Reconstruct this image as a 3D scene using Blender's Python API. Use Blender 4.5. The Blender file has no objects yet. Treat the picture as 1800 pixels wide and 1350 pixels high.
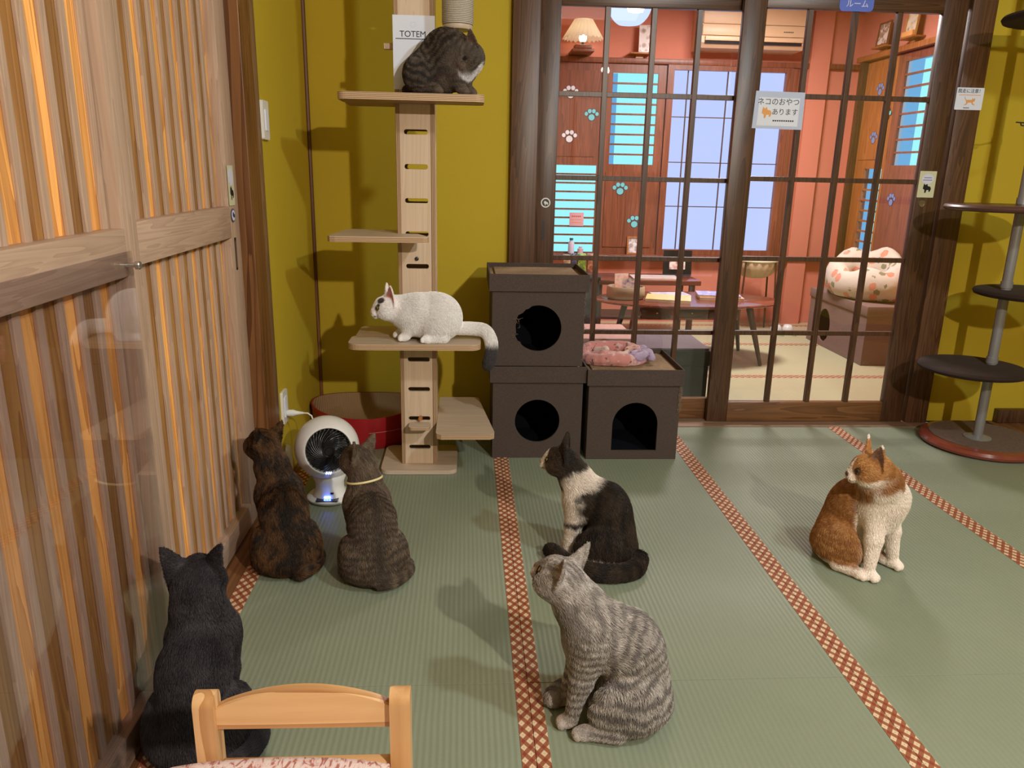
import bpy, bmesh, math, random
import numpy as np
from mathutils import Vector, Matrix, noise as mnoise
from mathutils.geometry import tessellate_polygon
PI = math.pi
SC = bpy.context.scene
COL = SC.collection

# ---------------------------------------------------------------- camera
YAW, PITCH, ROLL = 0.0623188, 0.2727109, 0.0207814
CAM_H = 1.27
cam_d = bpy.data.cameras.new('camera')
cam_d.sensor_width = 36.0
cam_d.lens = 1353.46 / 1800 * 36.0
cam_d.clip_start = 0.05
cam = bpy.data.objects.new('camera', cam_d)
COL.objects.link(cam)
F_ = Vector((math.sin(YAW) * math.cos(PITCH), math.cos(YAW) * math.cos(PITCH), -math.sin(PITCH)))
R_ = Vector((math.cos(YAW), -math.sin(YAW), 0))
U_ = R_.cross(F_)
R2 = R_ * math.cos(ROLL) + U_ * math.sin(ROLL)
U2 = -R_ * math.sin(ROLL) + U_ * math.cos(ROLL)
cam.matrix_world = Matrix(((R2.x, U2.x, -F_.x, 0), (R2.y, U2.y, -F_.y, 0), (R2.z, U2.z, -F_.z, CAM_H), (0, 0, 0, 1)))
SC.camera = cam

# ---------------------------------------------------------------- world, light, exposure
SC.view_settings.view_transform = 'Standard'
SC.view_settings.look = 'None'
SC.view_settings.gamma = 1.0
SC.view_settings.use_curve_mapping = False
SC.view_settings.exposure = 0.0
W = bpy.data.worlds.new('world'); SC.world = W
W.use_nodes = True
W.node_tree.nodes['Background'].inputs[0].default_value = (0.55, 0.75, 1.0, 1)
W.node_tree.nodes['Background'].inputs[1].default_value = 0.6

def area(name, loc, target, size, power, color, shape='DISK', size_y=None, spread=PI):
    l = bpy.data.lights.new(name, 'AREA')
    l.shape = shape; l.size = size
    if size_y: l.size_y = size_y
    l.energy = power; l.color = color; l.spread = spread
    o = bpy.data.objects.new(name, l); COL.objects.link(o)
    o.location = loc
    o.rotation_euler = (Vector(target) - Vector(loc)).to_track_quat('-Z', 'Y').to_euler()
    return o
area('ceiling_spot_light', (1.47, -1.0, 2.3), (0.5, 2.4, 0.5), 0.08, 84, (1.0, 0.88, 0.75))
area('ceiling_lamp_light', (1.95, 0.60, 2.90), (0.8, 2.0, 0.4), 0.20, 42, (0.84, 0.95, 1.0))
area('soft_fill_light', (0.9, 0.1, 2.94), (0.9, 0.9, 0), 1.6, 9, (1.0, 0.95, 0.90), 'SQUARE')  # added broad fill high in the room, no fixture; softens the shadows
area('lounge_ceiling_light', (1.9, 5.2, 2.5), (1.9, 5.3, 0), 0.5, 85, (1.0, 0.88, 0.86), 'SQUARE')

# ---------------------------------------------------------------- material helpers
class G:
    def __init__(s, name):
        s.m = bpy.data.materials.new(name); s.m.use_nodes = True
        s.nt = s.m.node_tree; s.nt.nodes.clear()
        s.out = s.nt.nodes.new('ShaderNodeOutputMaterial')
    def node(s, t, props=None, **inp):
        n = s.nt.nodes.new(t)
        for k, v in (props or {}).items(): setattr(n, k, v)
        for k, v in inp.items():
            key = k.replace('_', ' ')
            i = n.inputs[int(k[1:])] if k[0] == 'i' and k[1:].isdigit() else n.inputs[key]
            s.set(i, v)
        return n
    def set(s, i, v):
        if isinstance(v, bpy.types.Node): v = v.outputs[0]
        if isinstance(v, bpy.types.NodeSocket): s.nt.links.new(v, i)
        else:
            if isinstance(v, (tuple, list)) and len(v) == 3 and i.type == 'RGBA': v = (*v, 1)
            i.default_value = v
    def math(s, op, a, b=0.0, c=0.0):
        return s.node('ShaderNodeMath', {'operation': op}, i0=a, i1=b, i2=c).outputs[0]
    def coords(s, scale=(1, 1, 1), rot=(0, 0, 0), loc=(0, 0, 0), kind='Object'):
        tc = s.node('ShaderNodeTexCoord')
        return s.node('ShaderNodeMapping', Vector=tc.outputs[kind], Scale=scale, Rotation=rot, Location=loc).outputs[0]
    def xyz(s, v):
        return s.node('ShaderNodeSeparateXYZ', Vector=v).outputs
    def noise(s, vec, scale=5, detail=3, rough=.5, dist=0):
        return s.node('ShaderNodeTexNoise', Vector=vec, Scale=scale, Detail=detail, Roughness=rough, Distortion=dist).outputs[0]
    def ramp(s, fac, stops, interp='LINEAR'):
        n = s.node('ShaderNodeValToRGB', Fac=fac); cr = n.color_ramp; cr.interpolation = interp
        while len(cr.elements) < len(stops): cr.elements.new(.5)
        for e, (p, c) in zip(cr.elements, stops):
            e.position = p; e.color = (*c, 1) if len(c) == 3 else c
        return n.outputs[0]
    def mix(s, f, a, b, mode='MIX'):
        n = s.nt.nodes.new('ShaderNodeMix'); n.data_type = 'RGBA'; n.blend_type = mode
        s.set(n.inputs[0], f); s.set(n.inputs[6], a); s.set(n.inputs[7], b)
        return n.outputs[2]
    def bump(s, h, strength=.3, dist=.01):
        return s.node('ShaderNodeBump', Height=h, Strength=strength, Distance=dist).outputs[0]
    def bsdf(s, color, rough=.5, spec=.5, metal=0, normal=None, **kw):
        n = s.node('ShaderNodeBsdfPrincipled')
        s.set(n.inputs['Base Color'], color); s.set(n.inputs['Roughness'], rough)
        s.set(n.inputs['Specular IOR Level'], spec); s.set(n.inputs['Metallic'], metal)
        if normal is not None: s.set(n.inputs['Normal'], normal)
        for k, v in kw.items(): s.set(n.inputs[k.replace('_', ' ')], v)
        s.nt.links.new(n.outputs[0], s.out.inputs[0])
        return s.m

def mul(c, k): return tuple(min(1, x * k) for x in c)
def plain(name, c, rough=.5, spec=.4, metal=0, bump=0, bscale=200, var=.06):
    g = G(name); v = g.coords()
    n = g.noise(v, bscale if bump else 6, 3)
    col = g.mix(g.noise(v, 9, 3), mul(c, 1 - var), mul(c, 1 + var))
    return g.bsdf(col, rough, spec, metal, g.bump(n, bump, .002) if bump else None)
def emit(name, c, s):
    g = G(name); e = g.node('ShaderNodeEmission', Color=(*c, 1), Strength=s)
    g.nt.links.new(e.outputs[0], g.out.inputs[0]); return g.m
def wood(name, c1, c2, axis='z', grain=55, rough=.45, spec=.4, blotch=.25, bump=.12, board=None, extra=None):
    g = G(name)
    sc = {'x': (.05, 1, 1), 'y': (1, .05, 1), 'z': (1, 1, .05)}[axis]
    v = g.coords(scale=sc)
    fine = g.noise(v, grain * 2.2, 4, .6)
    ring = g.noise(v, grain * .35, 2, .5, 1.2)
    f = g.math('ADD', g.math('MULTIPLY', fine, .45), g.math('MULTIPLY', g.math('FRACT', g.math('MULTIPLY', ring, 6)), .55))
    col = g.ramp(f, [(.2, c1), (.75, c2)])
    big = g.noise(g.coords(), 4, 2)
    col = g.mix(g.math('MULTIPLY', big, blotch), col, mul(c1, .6))
    if board:
        ax, pitch, off, lo, hi = board
        p = g.xyz(g.coords())['xyz'.index(ax)]
        cell = g.math('FLOOR', g.math('DIVIDE', g.math('SUBTRACT', p, off), pitch))
        wn = g.node('ShaderNodeTexWhiteNoise', {'noise_dimensions': '1D'}, W=cell).outputs[0]
        k = g.node('ShaderNodeMapRange', Value=wn, To_Min=lo, To_Max=hi).outputs[0]
        alt = g.math('MULTIPLY', g.math('FRACT', g.math('MULTIPLY', g.math('ABSOLUTE', cell), .5)), 2.0)
        k = g.math('MULTIPLY', k, g.math('MULTIPLY_ADD', alt, .85, .5))
        kk = g.node('ShaderNodeCombineXYZ', X=k, Y=k, Z=k).outputs[0]
        col = g.mix(1.0, col, kk, 'MULTIPLY')
    return g.bsdf(col, rough, spec, 0, g.bump(fine, bump, .002))
def glass(name, tint=(1, 1, 1), rough=.0, base=.03):
    g = G(name)
    tr = g.node('ShaderNodeBsdfTransparent', Color=(*tint, 1))
    gl = g.node('ShaderNodeBsdfGlossy', Roughness=rough)
    lw = g.node('ShaderNodeLayerWeight', Blend=.5).outputs['Facing']
    fac = g.math('ADD', g.math('MULTIPLY', g.math('POWER', lw, 4.5), .85), base + .035)
    mx = g.node('ShaderNodeMixShader', i0=fac, i1=tr.outputs[0], i2=gl.outputs[0])
    g.nt.links.new(mx.outputs[0], g.out.inputs[0]); return g.m

# ---------------------------------------------------------------- mesh helpers
def box(bm, x0, x1, y0, y1, z0, z1, bev=0, M=None):
    vs = [bm.verts.new((x, y, z)) for x in (x0, x1) for y in (y0, y1) for z in (z0, z1)]
    fs = [(0, 1, 3, 2), (4, 6, 7, 5), (0, 4, 5, 1), (2, 3, 7, 6), (0, 2, 6, 4), (1, 5, 7, 3)]
    faces = [bm.faces.new([vs[i] for i in f]) for f in fs]
    if bev:
        es = list({e for f in faces for e in f.edges})
        r = bmesh.ops.bevel(bm, geom=es, offset=bev, segments=2, affect='EDGES', profile=.5)
        vs = list({v for f in r['faces'] for v in f.verts} | {v for v in vs if v.is_valid})
    if M is not None:
        for v in vs: v.co = M @ v.co
    return vs
def tube(bm, pts, rad, n=10, closed=False, cap=True):
    pts = [Vector(p) for p in pts]; L = len(pts)
    rads = rad if isinstance(rad, (list, tuple)) else [rad] * L
    up = Vector((0, 0, 1)); rings = []
    prev = None
    for i, p in enumerate(pts):
        if closed: t = pts[(i + 1) % L] - pts[i - 1]
        else: t = pts[min(i + 1, L - 1)] - pts[max(i - 1, 0)]
        t.normalize()
        if prev is None:
            a = t.cross(up)
            if a.length < .05: a = t.cross(Vector((0, 1, 0)))
        else: a = prev - t * prev.dot(t)
        a.normalize(); prev = a; b = t.cross(a)
        rings.append([bm.verts.new(p + (a * math.cos(2 * PI * k / n) + b * math.sin(2 * PI * k / n)) * rads[i]) for k in range(n)])
    for i in range(L if closed else L - 1):
        A, B = rings[i], rings[(i + 1) % L]
        for k in range(n): bm.faces.new((A[k], A[(k + 1) % n], B[(k + 1) % n], B[k]))
    if cap and not closed:
        bm.faces.new(rings[0][::-1]); bm.faces.new(rings[-1])
def lathe(bm, prof, c=(0, 0, 0), n=48, sx=1, sy=1, M=None, closed=False):
    """prof: list of (r, z); revolve about z."""
    rings = []
    for r, z in prof:
        if r < 1e-6: rings.append([bm.verts.new((c[0], c[1], c[2] + z))])
        else: rings.append([bm.verts.new((c[0] + r * sx * math.cos(2 * PI * k / n), c[1] + r * sy * math.sin(2 * PI * k / n), c[2] + z)) for k in range(n)])
    pr = list(zip(rings[:-1], rings[1:])) + ([(rings[-1], rings[0])] if closed else [])
    for A, B in pr:
        for k in range(n):
            a, b = A[k % len(A)], A[(k + 1) % len(A)]
            c_, d = B[(k + 1) % len(B)], B[k % len(B)]
            vs = []
            for q in (a, b, c_, d):
                if q not in vs: vs.append(q)
            if len(vs) > 2: bm.faces.new(vs)
    if M is not None:
        for R in rings:
            for v in R: v.co = M @ v.co
def prism(bm, outer, holes, h, M=None):
    """2D outline (with holes) in local xy, extruded 0..h along local z, then placed by M."""
    loops = [outer] + list(holes)
    tris = tessellate_polygon([[Vector((x, y, 0)) for x, y in l] for l in loops])
    flat = [p for l in loops for p in l]
    M = M or Matrix.Identity(4)
    lo = [bm.verts.new(M @ Vector((x, y, 0))) for x, y in flat]
    hi = [bm.verts.new(M @ Vector((x, y, h))) for x, y in flat]
    for t in tris:
        if len(set(t)) < 3: continue
        try:
            bm.faces.new([lo[i] for i in t]); bm.faces.new([hi[i] for i in t])
        except ValueError: pass
    o = 0
    for l in loops:
        n = len(l)
        for k in range(n):
            a, b = o + k, o + (k + 1) % n
            bm.faces.new((lo[a], lo[b], hi[b], hi[a]))
        o += n
def rrect(x0, x1, y0, y1, r, n=6):
    pts = []
    for cx, cy, a in ((x1 - r, y0 + r, -PI / 2), (x1 - r, y1 - r, 0), (x0 + r, y1 - r, PI / 2), (x0 + r, y0 + r, PI)):
        for k in range(n + 1):
            t = a + PI / 2 * k / n
            pts.append((cx + r * math.cos(t), cy + r * math.sin(t)))
    return pts
def circ(cx, cy, r, n=32, ry=None): return [(cx + r * math.cos(2 * PI * k / n), cy + (ry or r) * math.sin(2 * PI * k / n)) for k in range(n)]
def frame3(o, x, y):
    """matrix with local x, y axes and origin"""
    x = Vector(x).normalized(); y = Vector(y).normalized(); z = x.cross(y)
    return Matrix(((x.x, y.x, z.x, o[0]), (x.y, y.y, z.y, o[1]), (x.z, y.z, z.z, o[2]), (0, 0, 0, 1)))
FY = lambda x, y, z: frame3((x, y, z), (1, 0, 0), (0, 0, 1))    # sheet facing -y (towards the camera), extrude goes to -y
FX = lambda x, y, z: frame3((x, y, z), (0, -1, 0), (0, 0, 1))   # on the left wall, extrude goes to -x ... see use

def base_of(parent):
    p = Vector((0, 0, 0))
    while parent is not None: p = p + parent.location; parent = parent.parent
    return p
def obj(name, bm, mat, parent=None, smooth=None, loc=None):
    bmesh.ops.recalc_face_normals(bm, faces=bm.faces)
    off = base_of(parent) + (Vector(loc) if loc else Vector())
    if loc is None and parent is None:
        xs = [v.co for v in bm.verts]
        lo = Vector((min(c.x for c in xs), min(c.y for c in xs), min(c.z for c in xs)))
        hi = Vector((max(c.x for c in xs), max(c.y for c in xs), max(c.z for c in xs)))
        loc = ((lo.x + hi.x) / 2, (lo.y + hi.y) / 2, lo.z); off = Vector(loc)
    for v in bm.verts: v.co -= off
    me = bpy.data.meshes.new(name); bm.to_mesh(me); bm.free()
    mats = mat if isinstance(mat, (list, tuple)) else [mat]
    for m in mats: me.materials.append(m)
    o = bpy.data.objects.new(name, me); COL.objects.link(o)
    if parent: o.parent = parent
    if loc: o.location = loc
    if smooth is not None:
        me.polygons.foreach_set('use_smooth', [True] * len(me.polygons))
        try: me.set_sharp_from_angle(angle=math.radians(smooth))
        except Exception: pass
    return o
def tag(o, label=None, cat=None, group=None, kind=None):
    if label: o['label'] = label
    if cat: o['category'] = cat
    if group: o['group'] = group
    if kind: o['kind'] = kind
    return o
def thing(name, loc, label=None, cat=None, group=None, kind=None):
    o = bpy.data.objects.new(name, None); COL.objects.link(o); o.location = loc
    o.empty_display_size = .05
    return tag(o, label, cat, group, kind)
def B(): return bmesh.new()
def bxo(name, mat, parent, *a, bev=0, smooth=None, loc=None):
    bm = B(); box(bm, *a, bev=bev); return obj(name, bm, mat, parent, smooth=(30 if bev else smooth), loc=loc)
def text(name, s, mat, parent, loc, size, R, extrude=.0004, align='CENTER', sx=1):
    cu = bpy.data.curves.new(name, 'FONT'); cu.body = s; cu.size = size; cu.extrude = extrude
    cu.align_x = align; cu.align_y = 'CENTER'; cu.materials.append(mat)
    tmp = bpy.data.objects.new(name + '_tmp', cu); COL.objects.link(tmp)
    me = bpy.data.meshes.new_from_object(tmp, depsgraph=bpy.context.evaluated_depsgraph_get())
    bpy.data.objects.remove(tmp); bpy.data.curves.remove(cu)
    me.materials.clear(); me.materials.append(mat)
    o = bpy.data.objects.new(name, me); COL.objects.link(o)
    if parent: o.parent = parent
    o.location = Vector(loc) - base_of(parent)
    o.rotation_euler = R.to_euler(); o.scale = (sx, 1, 1)
    return o
RY = Matrix.Rotation(PI / 2, 3, 'X')                       # text on a wall facing -y
RX = Matrix.Rotation(PI / 2, 3, 'Z') @ Matrix.Rotation(PI / 2, 3, 'X')   # text on a wall facing +x
# ================================================================ materials
M = {}
def wall_mat(name, c, b=.25):
    g = G(name); v = g.coords()
    n = g.noise(v, 140, 4, .7)
    col = g.mix(g.noise(v, 2.2, 3), mul(c, .93), mul(c, 1.05))
    return g.bsdf(col, .75, .25, 0, g.bump(n, b, .0015))
M['yellow'] = wall_mat('yellow_wall_plaster', (.52, .385, .028))
M['pink'] = wall_mat('terracotta_pink_plaster', (.66, .245, .165))
M['ceil'] = wall_mat('ceiling_plaster', (.62, .55, .42))
M['wdark'] = wood('dark_brown_joinery', (.045, .019, .009), (.110, .050, .023), 'z', 60, .38, .5)
M['wdarkx'] = wood('dark_brown_rail', (.045, .019, .009), (.108, .048, .023), 'x', 60, .38, .5)
M['post'] = wood('post_wood', (.10, .034, .010), (.27, .115, .038), 'z', 30, .45, .4, .5)
M['slat'] = wood('slat_wood', (.42, .285, .205), (.54, .385, .285), 'z', 70, .5, .35, .2)
M['raily'] = wood('rail_wood', (.42, .285, .205), (.54, .385, .285), 'y', 70, .5, .35, .15)
M['board_far'] = wood('backing_boards_far', (.50, .21, .045), (.86, .44, .12), 'z', 45, .4, .5, .2, board=('y', .067, 1.895, .8, 1.1))
M['board_near'] = wood('backing_boards_near', (.50, .21, .05), (.86, .44, .13), 'z', 45, .4, .5, .2, board=('y', .0735, .28, .8, 1.1))
M['sill'] = wood('sill_wood', (.13, .055, .02), (.28, .125, .05), 'y', 45, .45, .4)
M['sillx'] = wood('track_wood', (.20, .12, .075), (.34, .22, .15), 'x', 45, .5, .4)
M['ply'] = wood('birch_plywood', (.62, .47, .33), (.69, .54, .40), 'z', 40, .42, .4, .05, .03)
M['plyx'] = wood('birch_plywood_shelf', (.52, .41, .31), (.60, .48, .37), 'x', 40, .45, .4, .08, .05)
M['pine'] = wood('pine_chair_wood', (.44, .215, .080), (.76, .48, .24), 'x', 26, .35, .5, .12, .05)
M['pinez'] = wood('pine_post_wood', (.46, .23, .085), (.74, .47, .24), 'z', 30, .35, .5, .12, .05)
M['shut'] = wood('shutter_wood', (.16, .052, .028), (.29, .095, .046), 'z', 45, .4, .5, .25)
M['shuto'] = wood('orange_frame_wood', (.30, .10, .025), (.46, .18, .045), 'z', 45, .4, .5, .25)
M['redwood'] = wood('red_table_wood', (.13, .035, .020), (.24, .075, .042), 'x', 35, .18, .6, .2, .02)
M['white'] = plain('white_plastic', (.80, .80, .80), .25, .5)
M['cord'] = plain('white_cord', (.8, .8, .78), .4)
M['black'] = plain('black_plastic', (.012, .012, .014), .22, .6)
M['dkmetal'] = plain('dark_metal', (.05, .05, .055), .35, .5, .6)
M['steel'] = plain('steel', (.6, .6, .6), .25, .5, 1)
M['grey_metal'] = plain('grey_painted_pole', (.27, .27, .28), .35, .5, .3)
M['paper'] = plain('white_paper', (.74, .79, .92), .6, .3)
M['ink'] = plain('black_ink', (.015, .015, .02), .6, .2)
M['navy'] = plain('navy_ink', (.02, .03, .10), .6, .2)
M['orange_ink'] = plain('orange_ink', (.78, .38, .13), .6, .2)
M['blue_sign'] = plain('blue_sign', (.10, .16, .62), .4, .4)
M['cream'] = plain('cream_paper', (.62, .62, .42), .6, .3)
M['lilac'] = plain('lilac_sticker', (.66, .68, .85), .5, .3)
M['glass'] = glass('window_glass', (.97, .97, .97), 0, .02)
M['acrylic'] = glass('acrylic_sheet', (.93, .92, .94), .02, .035)

def ply_edge():
    g = G('plywood_edge'); v = g.coords()
    x, y, z = g.xyz(v)[:3]
    w = g.math('SINE', g.math('MULTIPLY', g.math('ADD', x, y), 1150))
    col = g.ramp(g.math('MULTIPLY_ADD', w, .5, .5), [(.3, (.20, .10, .05)), (.6, (.52, .36, .22))])
    return g.bsdf(col, .5, .3)
M['plyedge'] = ply_edge()
def ply_edge_z():
    g = G('plywood_shelf_edge'); z = g.xyz(g.coords())[2]
    w = g.math('SINE', g.math('MULTIPLY', z, 1050))
    col = g.ramp(g.math('MULTIPLY_ADD', w, .5, .5), [(.3, (.30, .17, .09)), (.6, (.62, .45, .29))])
    return g.bsdf(col, .5, .3)
M['plyedgez'] = ply_edge_z()

def tatami():
    g = G('tatami_rush'); v = g.coords()
    x, y, z = g.xyz(v)[:3]
    wob = g.math('MULTIPLY', g.noise(v, 6, 2), .004)
    rib = g.math('MULTIPLY_ADD', g.math('SINE', g.math('MULTIPLY', g.math('ADD', x, wob), 2 * PI / .0148)), .5, .5)
    rush = g.noise(g.coords(scale=(1, .03, 1), rot=(0, 0, PI / 2)), 420, 3, .7)
    rush = g.noise(g.coords(scale=(.06, 1, 1)), 500, 3, .7)
    base = g.mix(g.noise(v, 3, 4, .6), (.190, .235, .170), (.250, .290, .210))
    base = g.mix(g.math('MULTIPLY', rush, .35), base, (.36, .38, .27))
    base = g.mix(g.math('MULTIPLY', g.math('SUBTRACT', 1.0, rib), .13), base, (.12, .15, .10))
    h = g.math('ADD', g.math('MULTIPLY', rib, .8), g.math('MULTIPLY', rush, .25))
    return g.bsdf(base, .47, .45, 0, g.bump(h, .4, .002))
M['tatami'] = tatami()
def border(name, along='y', c0=0.0):
    """woven tatami edging: cream diamonds on a red brown ground"""
    g = G(name); v = g.coords()
    x, y, z = g.xyz(v)[:3]
    if along == 'x': x, y = y, x
    def lattice(ox, oy, px=.0300, py=.0400):
        u = g.math('ABSOLUTE', g.math('SUBTRACT', g.math('FRACT', g.math('ADD', g.math('DIVIDE', g.math('SUBTRACT', x, c0), px), ox)), .5))
        w = g.math('ABSOLUTE', g.math('SUBTRACT', g.math('FRACT', g.math('ADD', g.math('DIVIDE', y, py), oy)), .5))
        return g.math('ADD', u, w)
    a = g.math('LESS_THAN', lattice(.25, 0), .27)
    b = g.math('LESS_THAN', lattice(.75, .5), .27)
    d1 = g.math('LESS_THAN', lattice(.25, .5), .2)
    d2 = g.math('LESS_THAN', lattice(.75, .0), .2)
    dot = g.math('MAXIMUM', g.math('LESS_THAN', lattice(.25, 0), .045), g.math('LESS_THAN', lattice(.75, .5), .045))
    col = g.mix(g.math('MAXIMUM', d1, d2), (.34, .115, .055), (.26, .045, .026))
    col = g.mix(g.math('MAXIMUM', a, b), col, (.78, .62, .42))
    col = g.mix(dot, col, (.36, .25, .12))
    th = g.noise(v, 900, 2)
    col = g.mix(g.math('MULTIPLY', th, .3), col, (.2, .1, .05))
    return g.bsdf(col, .6, .3, 0, g.bump(th, .25, .001))
def fabric(name, c, sc=420, rough=.85, b=.6, var=.35):
    g = G(name)
    a = g.noise(g.coords(scale=(.18, .18, 1)), sc, 3, .7)
    w = g.noise(g.coords(scale=(1, 1, .2)), sc, 3, .7)
    f = g.math('ADD', g.math('MULTIPLY', a, .6), g.math('MULTIPLY', w, .4))
    big = g.noise(g.coords(), 7, 4, .6)
    col = g.ramp(f, [(.3, mul(c, 1 - var)), (.7, mul(c, 1 + var))])
    col = g.mix(g.math('MULTIPLY', big, .35), col, mul(c, .55))
    return g.bsdf(col, rough, .2, 0, g.bump(f, b, .002), Sheen_Weight=.03)
M['linen'] = fabric('brown_linen_board', (.082, .060, .052))
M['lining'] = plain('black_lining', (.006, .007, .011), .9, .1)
M['tan'] = fabric('tan_felt', (.30, .20, .11), 300)

# ================================================================ the room
def floor_obj():
    root = thing('floor', (0, 0, 0), kind='structure')
    xs = [-.66, .161, 1.030, 1.923, 2.80]
    edges = [-.684, .161, 1.030, 1.923, 2.806]
    ys = [3.72, 1.69, -.10, -1.9]
    bm = B()
    for i in range(4):
        for j in range(3):
            box(bm, edges[i] + .0006, edges[i + 1] - .0006, ys[j + 1] + .0008, ys[j] - .0008, -.05, 0, bev=.0012)
    obj('tatami', bm, M['tatami'], root)
    for k, e in enumerate(edges):
        lo, hi = (e - .033, e + .033)
        if k == 0: lo, hi = -.710, -.657
        if k == 4: lo, hi = 2.775, 2.832
        bm = B()
        for j in range(3):
            w = hi - lo
            box(bm, lo, lo + w / 2 - .0006, ys[j + 1] + .001, ys[j] - .001, -.045, .0014, bev=.0006)
            box(bm, lo + w / 2 + .0006, hi, ys[j + 1] + .001, ys[j] - .001, -.045, .0014, bev=.0006)
        o = obj('tatami_border', bm, border('tatami_border_%d' % k, c0=lo), root)
    bxo('floorboard', M['sill'], root, -.80, -.711, -1.9, 3.83, -.05, -.002)
    bxo('floorboard', M['sill'], root, 2.833, 3.35, -1.9, 3.83, -.05, -.002)
    bxo('threshold', M['sillx'], root, .21, 2.46, 3.721, 3.95, -.05, .004)
    bxo('subfloor', M['sill'], root, -1.2, 3.6, -2.1, 3.95, -.09, -.051)
    return root
floor_obj()
def st(name, mat, *a, bev=0):
    return tag(bxo(name, mat, None, *a, bev=bev), kind='structure')
# back wall of yellow plaster, in three pieces round the glass doors (one object)
bm = B()
box(bm, -.95, .205, 3.83, 3.95, 0, 3.0); box(bm, 2.465, 3.45, 3.83, 3.95, 0, 3.0); box(bm, .205, 2.465, 3.83, 3.95, 2.12, 3.0)
tag(obj('wall_back', bm, M['yellow']), kind='structure')
bm = B(); box(bm, -.95, -.742, 2.955, 3.829, 0, 3.0); box(bm, -.95, -.742, -2.1, 2.955, 2.12, 3.0)
tag(obj('wall_left', bm, M['yellow']), kind='structure')
st('wall_right', M['yellow'], 3.33, 3.45, -2.1, 3.829, 0, 3.0)
st('wall_front', M['yellow'], -.95, 3.45, -2.2, -2.1, 0, 3.0)
st('ceiling', M['ceil'], -.95, 3.45, -2.2, 3.95, 3.0, 3.1)
bm = B()
tube(bm, [(-.737, 3.825, .0), (-.737, 3.825, 3.0)], .011, 8)
tag(obj('trim_1', bm, M['post']), kind='structure')
st('trim_2', M['wdark'], 2.862, 3.33, 3.79, 3.829, 0, .073, bev=.002)       # low brown board at the right end
# post beside the slatted doors
bm = B(); box(bm, -.90, -.728, 2.728, 2.868, 0, 2.5, bev=.003)
p = tag(obj('trim_3', bm, M['post']), kind='structure')
st('trim_4', wood('post_edge_wood', (.16, .085, .045), (.30, .17, .095), 'z', 50), -.90, -.735, 2.869, 2.954, 0, 2.5, bev=.004)
# frame round the glass doors
M['jamb'] = wood('door_jamb_wood', (.060, .026, .012), (.145, .066, .030), 'z', 55, .4, .5)
st('trim_5', M['jamb'], .207, .333, 3.795, 3.955, .004, 2.12, bev=.002)
st('trim_6', M['jamb'], 2.345, 2.463, 3.785, 3.955, .004, 2.12, bev=.002)
st('trim_7', M['wdarkx'], .207, 2.463, 3.785, 3.955, 2.075, 2.12, bev=.002)

# ---------------------------------------------------------------- slatted sliding doors on the left
def slat_door(n, x, y0, y1, stile, slats, rails, boards, pitch, zt=2.05):
    r = thing('door_%d' % n, (x, (y0 + y1) / 2, .004), kind='structure')
    for a, b in ((y0, y0 + stile), (y1 - stile, y1)):
        bxo('stile', M['slat'], r, x - .035, x, a, b, .004, zt, bev=.0015)
    for a, b, dx in rails:
        bxo('rail', M['raily'], r, x - .035, x - .001 + dx, y0 + stile + .0005, y1 - stile - .0005, a, b, bev=.0015)
    bm = B()
    for s in slats:
        box(bm, x - .0338, x - .026, s - .0115, s + .0115, .055, zt - .05, bev=.001)
    obj('slats', bm, M['slat'], r)
    bxo('backing_board', boards, r, x - .042, x - .034, y0 + .01, y1 - .01, .01, zt - .01)
    return r
d1 = slat_door(1, -.722, .18, 1.765, .075, [.28 + .0735 * k for k in range(20)], [(.004, .075, 0), (1.033, 1.132, .006), (1.98, 2.05, 0)], M['board_near'], .0735)
d2 = slat_door(2, -.772, 1.72, 2.722, .108, [1.895 + .067 * k for k in range(11)], [(.004, .085, 0), (1.033, 1.133, .004), (1.98, 2.05, 0)], M['board_far'], .067)
# slot pull on the far door
bm = B(); prism(bm, rrect(2.648, 2.666, .922, 1.03, .004), [], .0015, FX(-.7725, 0, 0) if 0 else frame3((-.7725, 0, 0), (0, 1, 0), (0, 0, 1)))
obj('pull_slot', bm, M['ink'], d2)
FXP = lambda x: frame3((x, 0, 0), (0, 1, 0), (0, 0, 1))
FYM = lambda y: frame3((0, y, 0), (1, 0, 0), (0, 0, 1))
bm = B(); prism(bm, rrect(2.651, 2.660, .93, 1.02, .003), [], .0008, FXP(-.7708)); obj('pull_recess', bm, M['steel'], d2)
st('trim_8', M['raily'], -.90, -.700, -2.1, 2.727, 2.06, 2.12, bev=.003)
st('wall_left_end', M['yellow'], -.90, -.73, -2.1, .175, 0, 2.06)
# clear sheet hung on the near door
ac = thing('acrylic_panel', (-.7125, .95, .03), 'clear acrylic sheet hung on silver standoffs over the lower half of the near slatted door', 'plastic sheet')
bm = B(); prism(bm, rrect(.22, 1.700, .03, 1.086, .006), [], .003, FXP(-.7145)); obj('sheet', bm, M['acrylic'], ac)
def standoff(y, z):
    bm = B(); R = Matrix.Translation((-.7150, y, z)) @ Matrix.Rotation(PI / 2, 4, 'Y')
    lathe(bm, [(0, -.001), (.005, -.001), (.005, .020), (.0085, .020), (.0090, .022), (.0090, .028), (.0075, .030), (0, .030)], n=24, M=R)
    obj('standoff', bm, M['steel'], ac, smooth=35)
standoff(1.672, 1.058); standoff(.34, 1.058)

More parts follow.
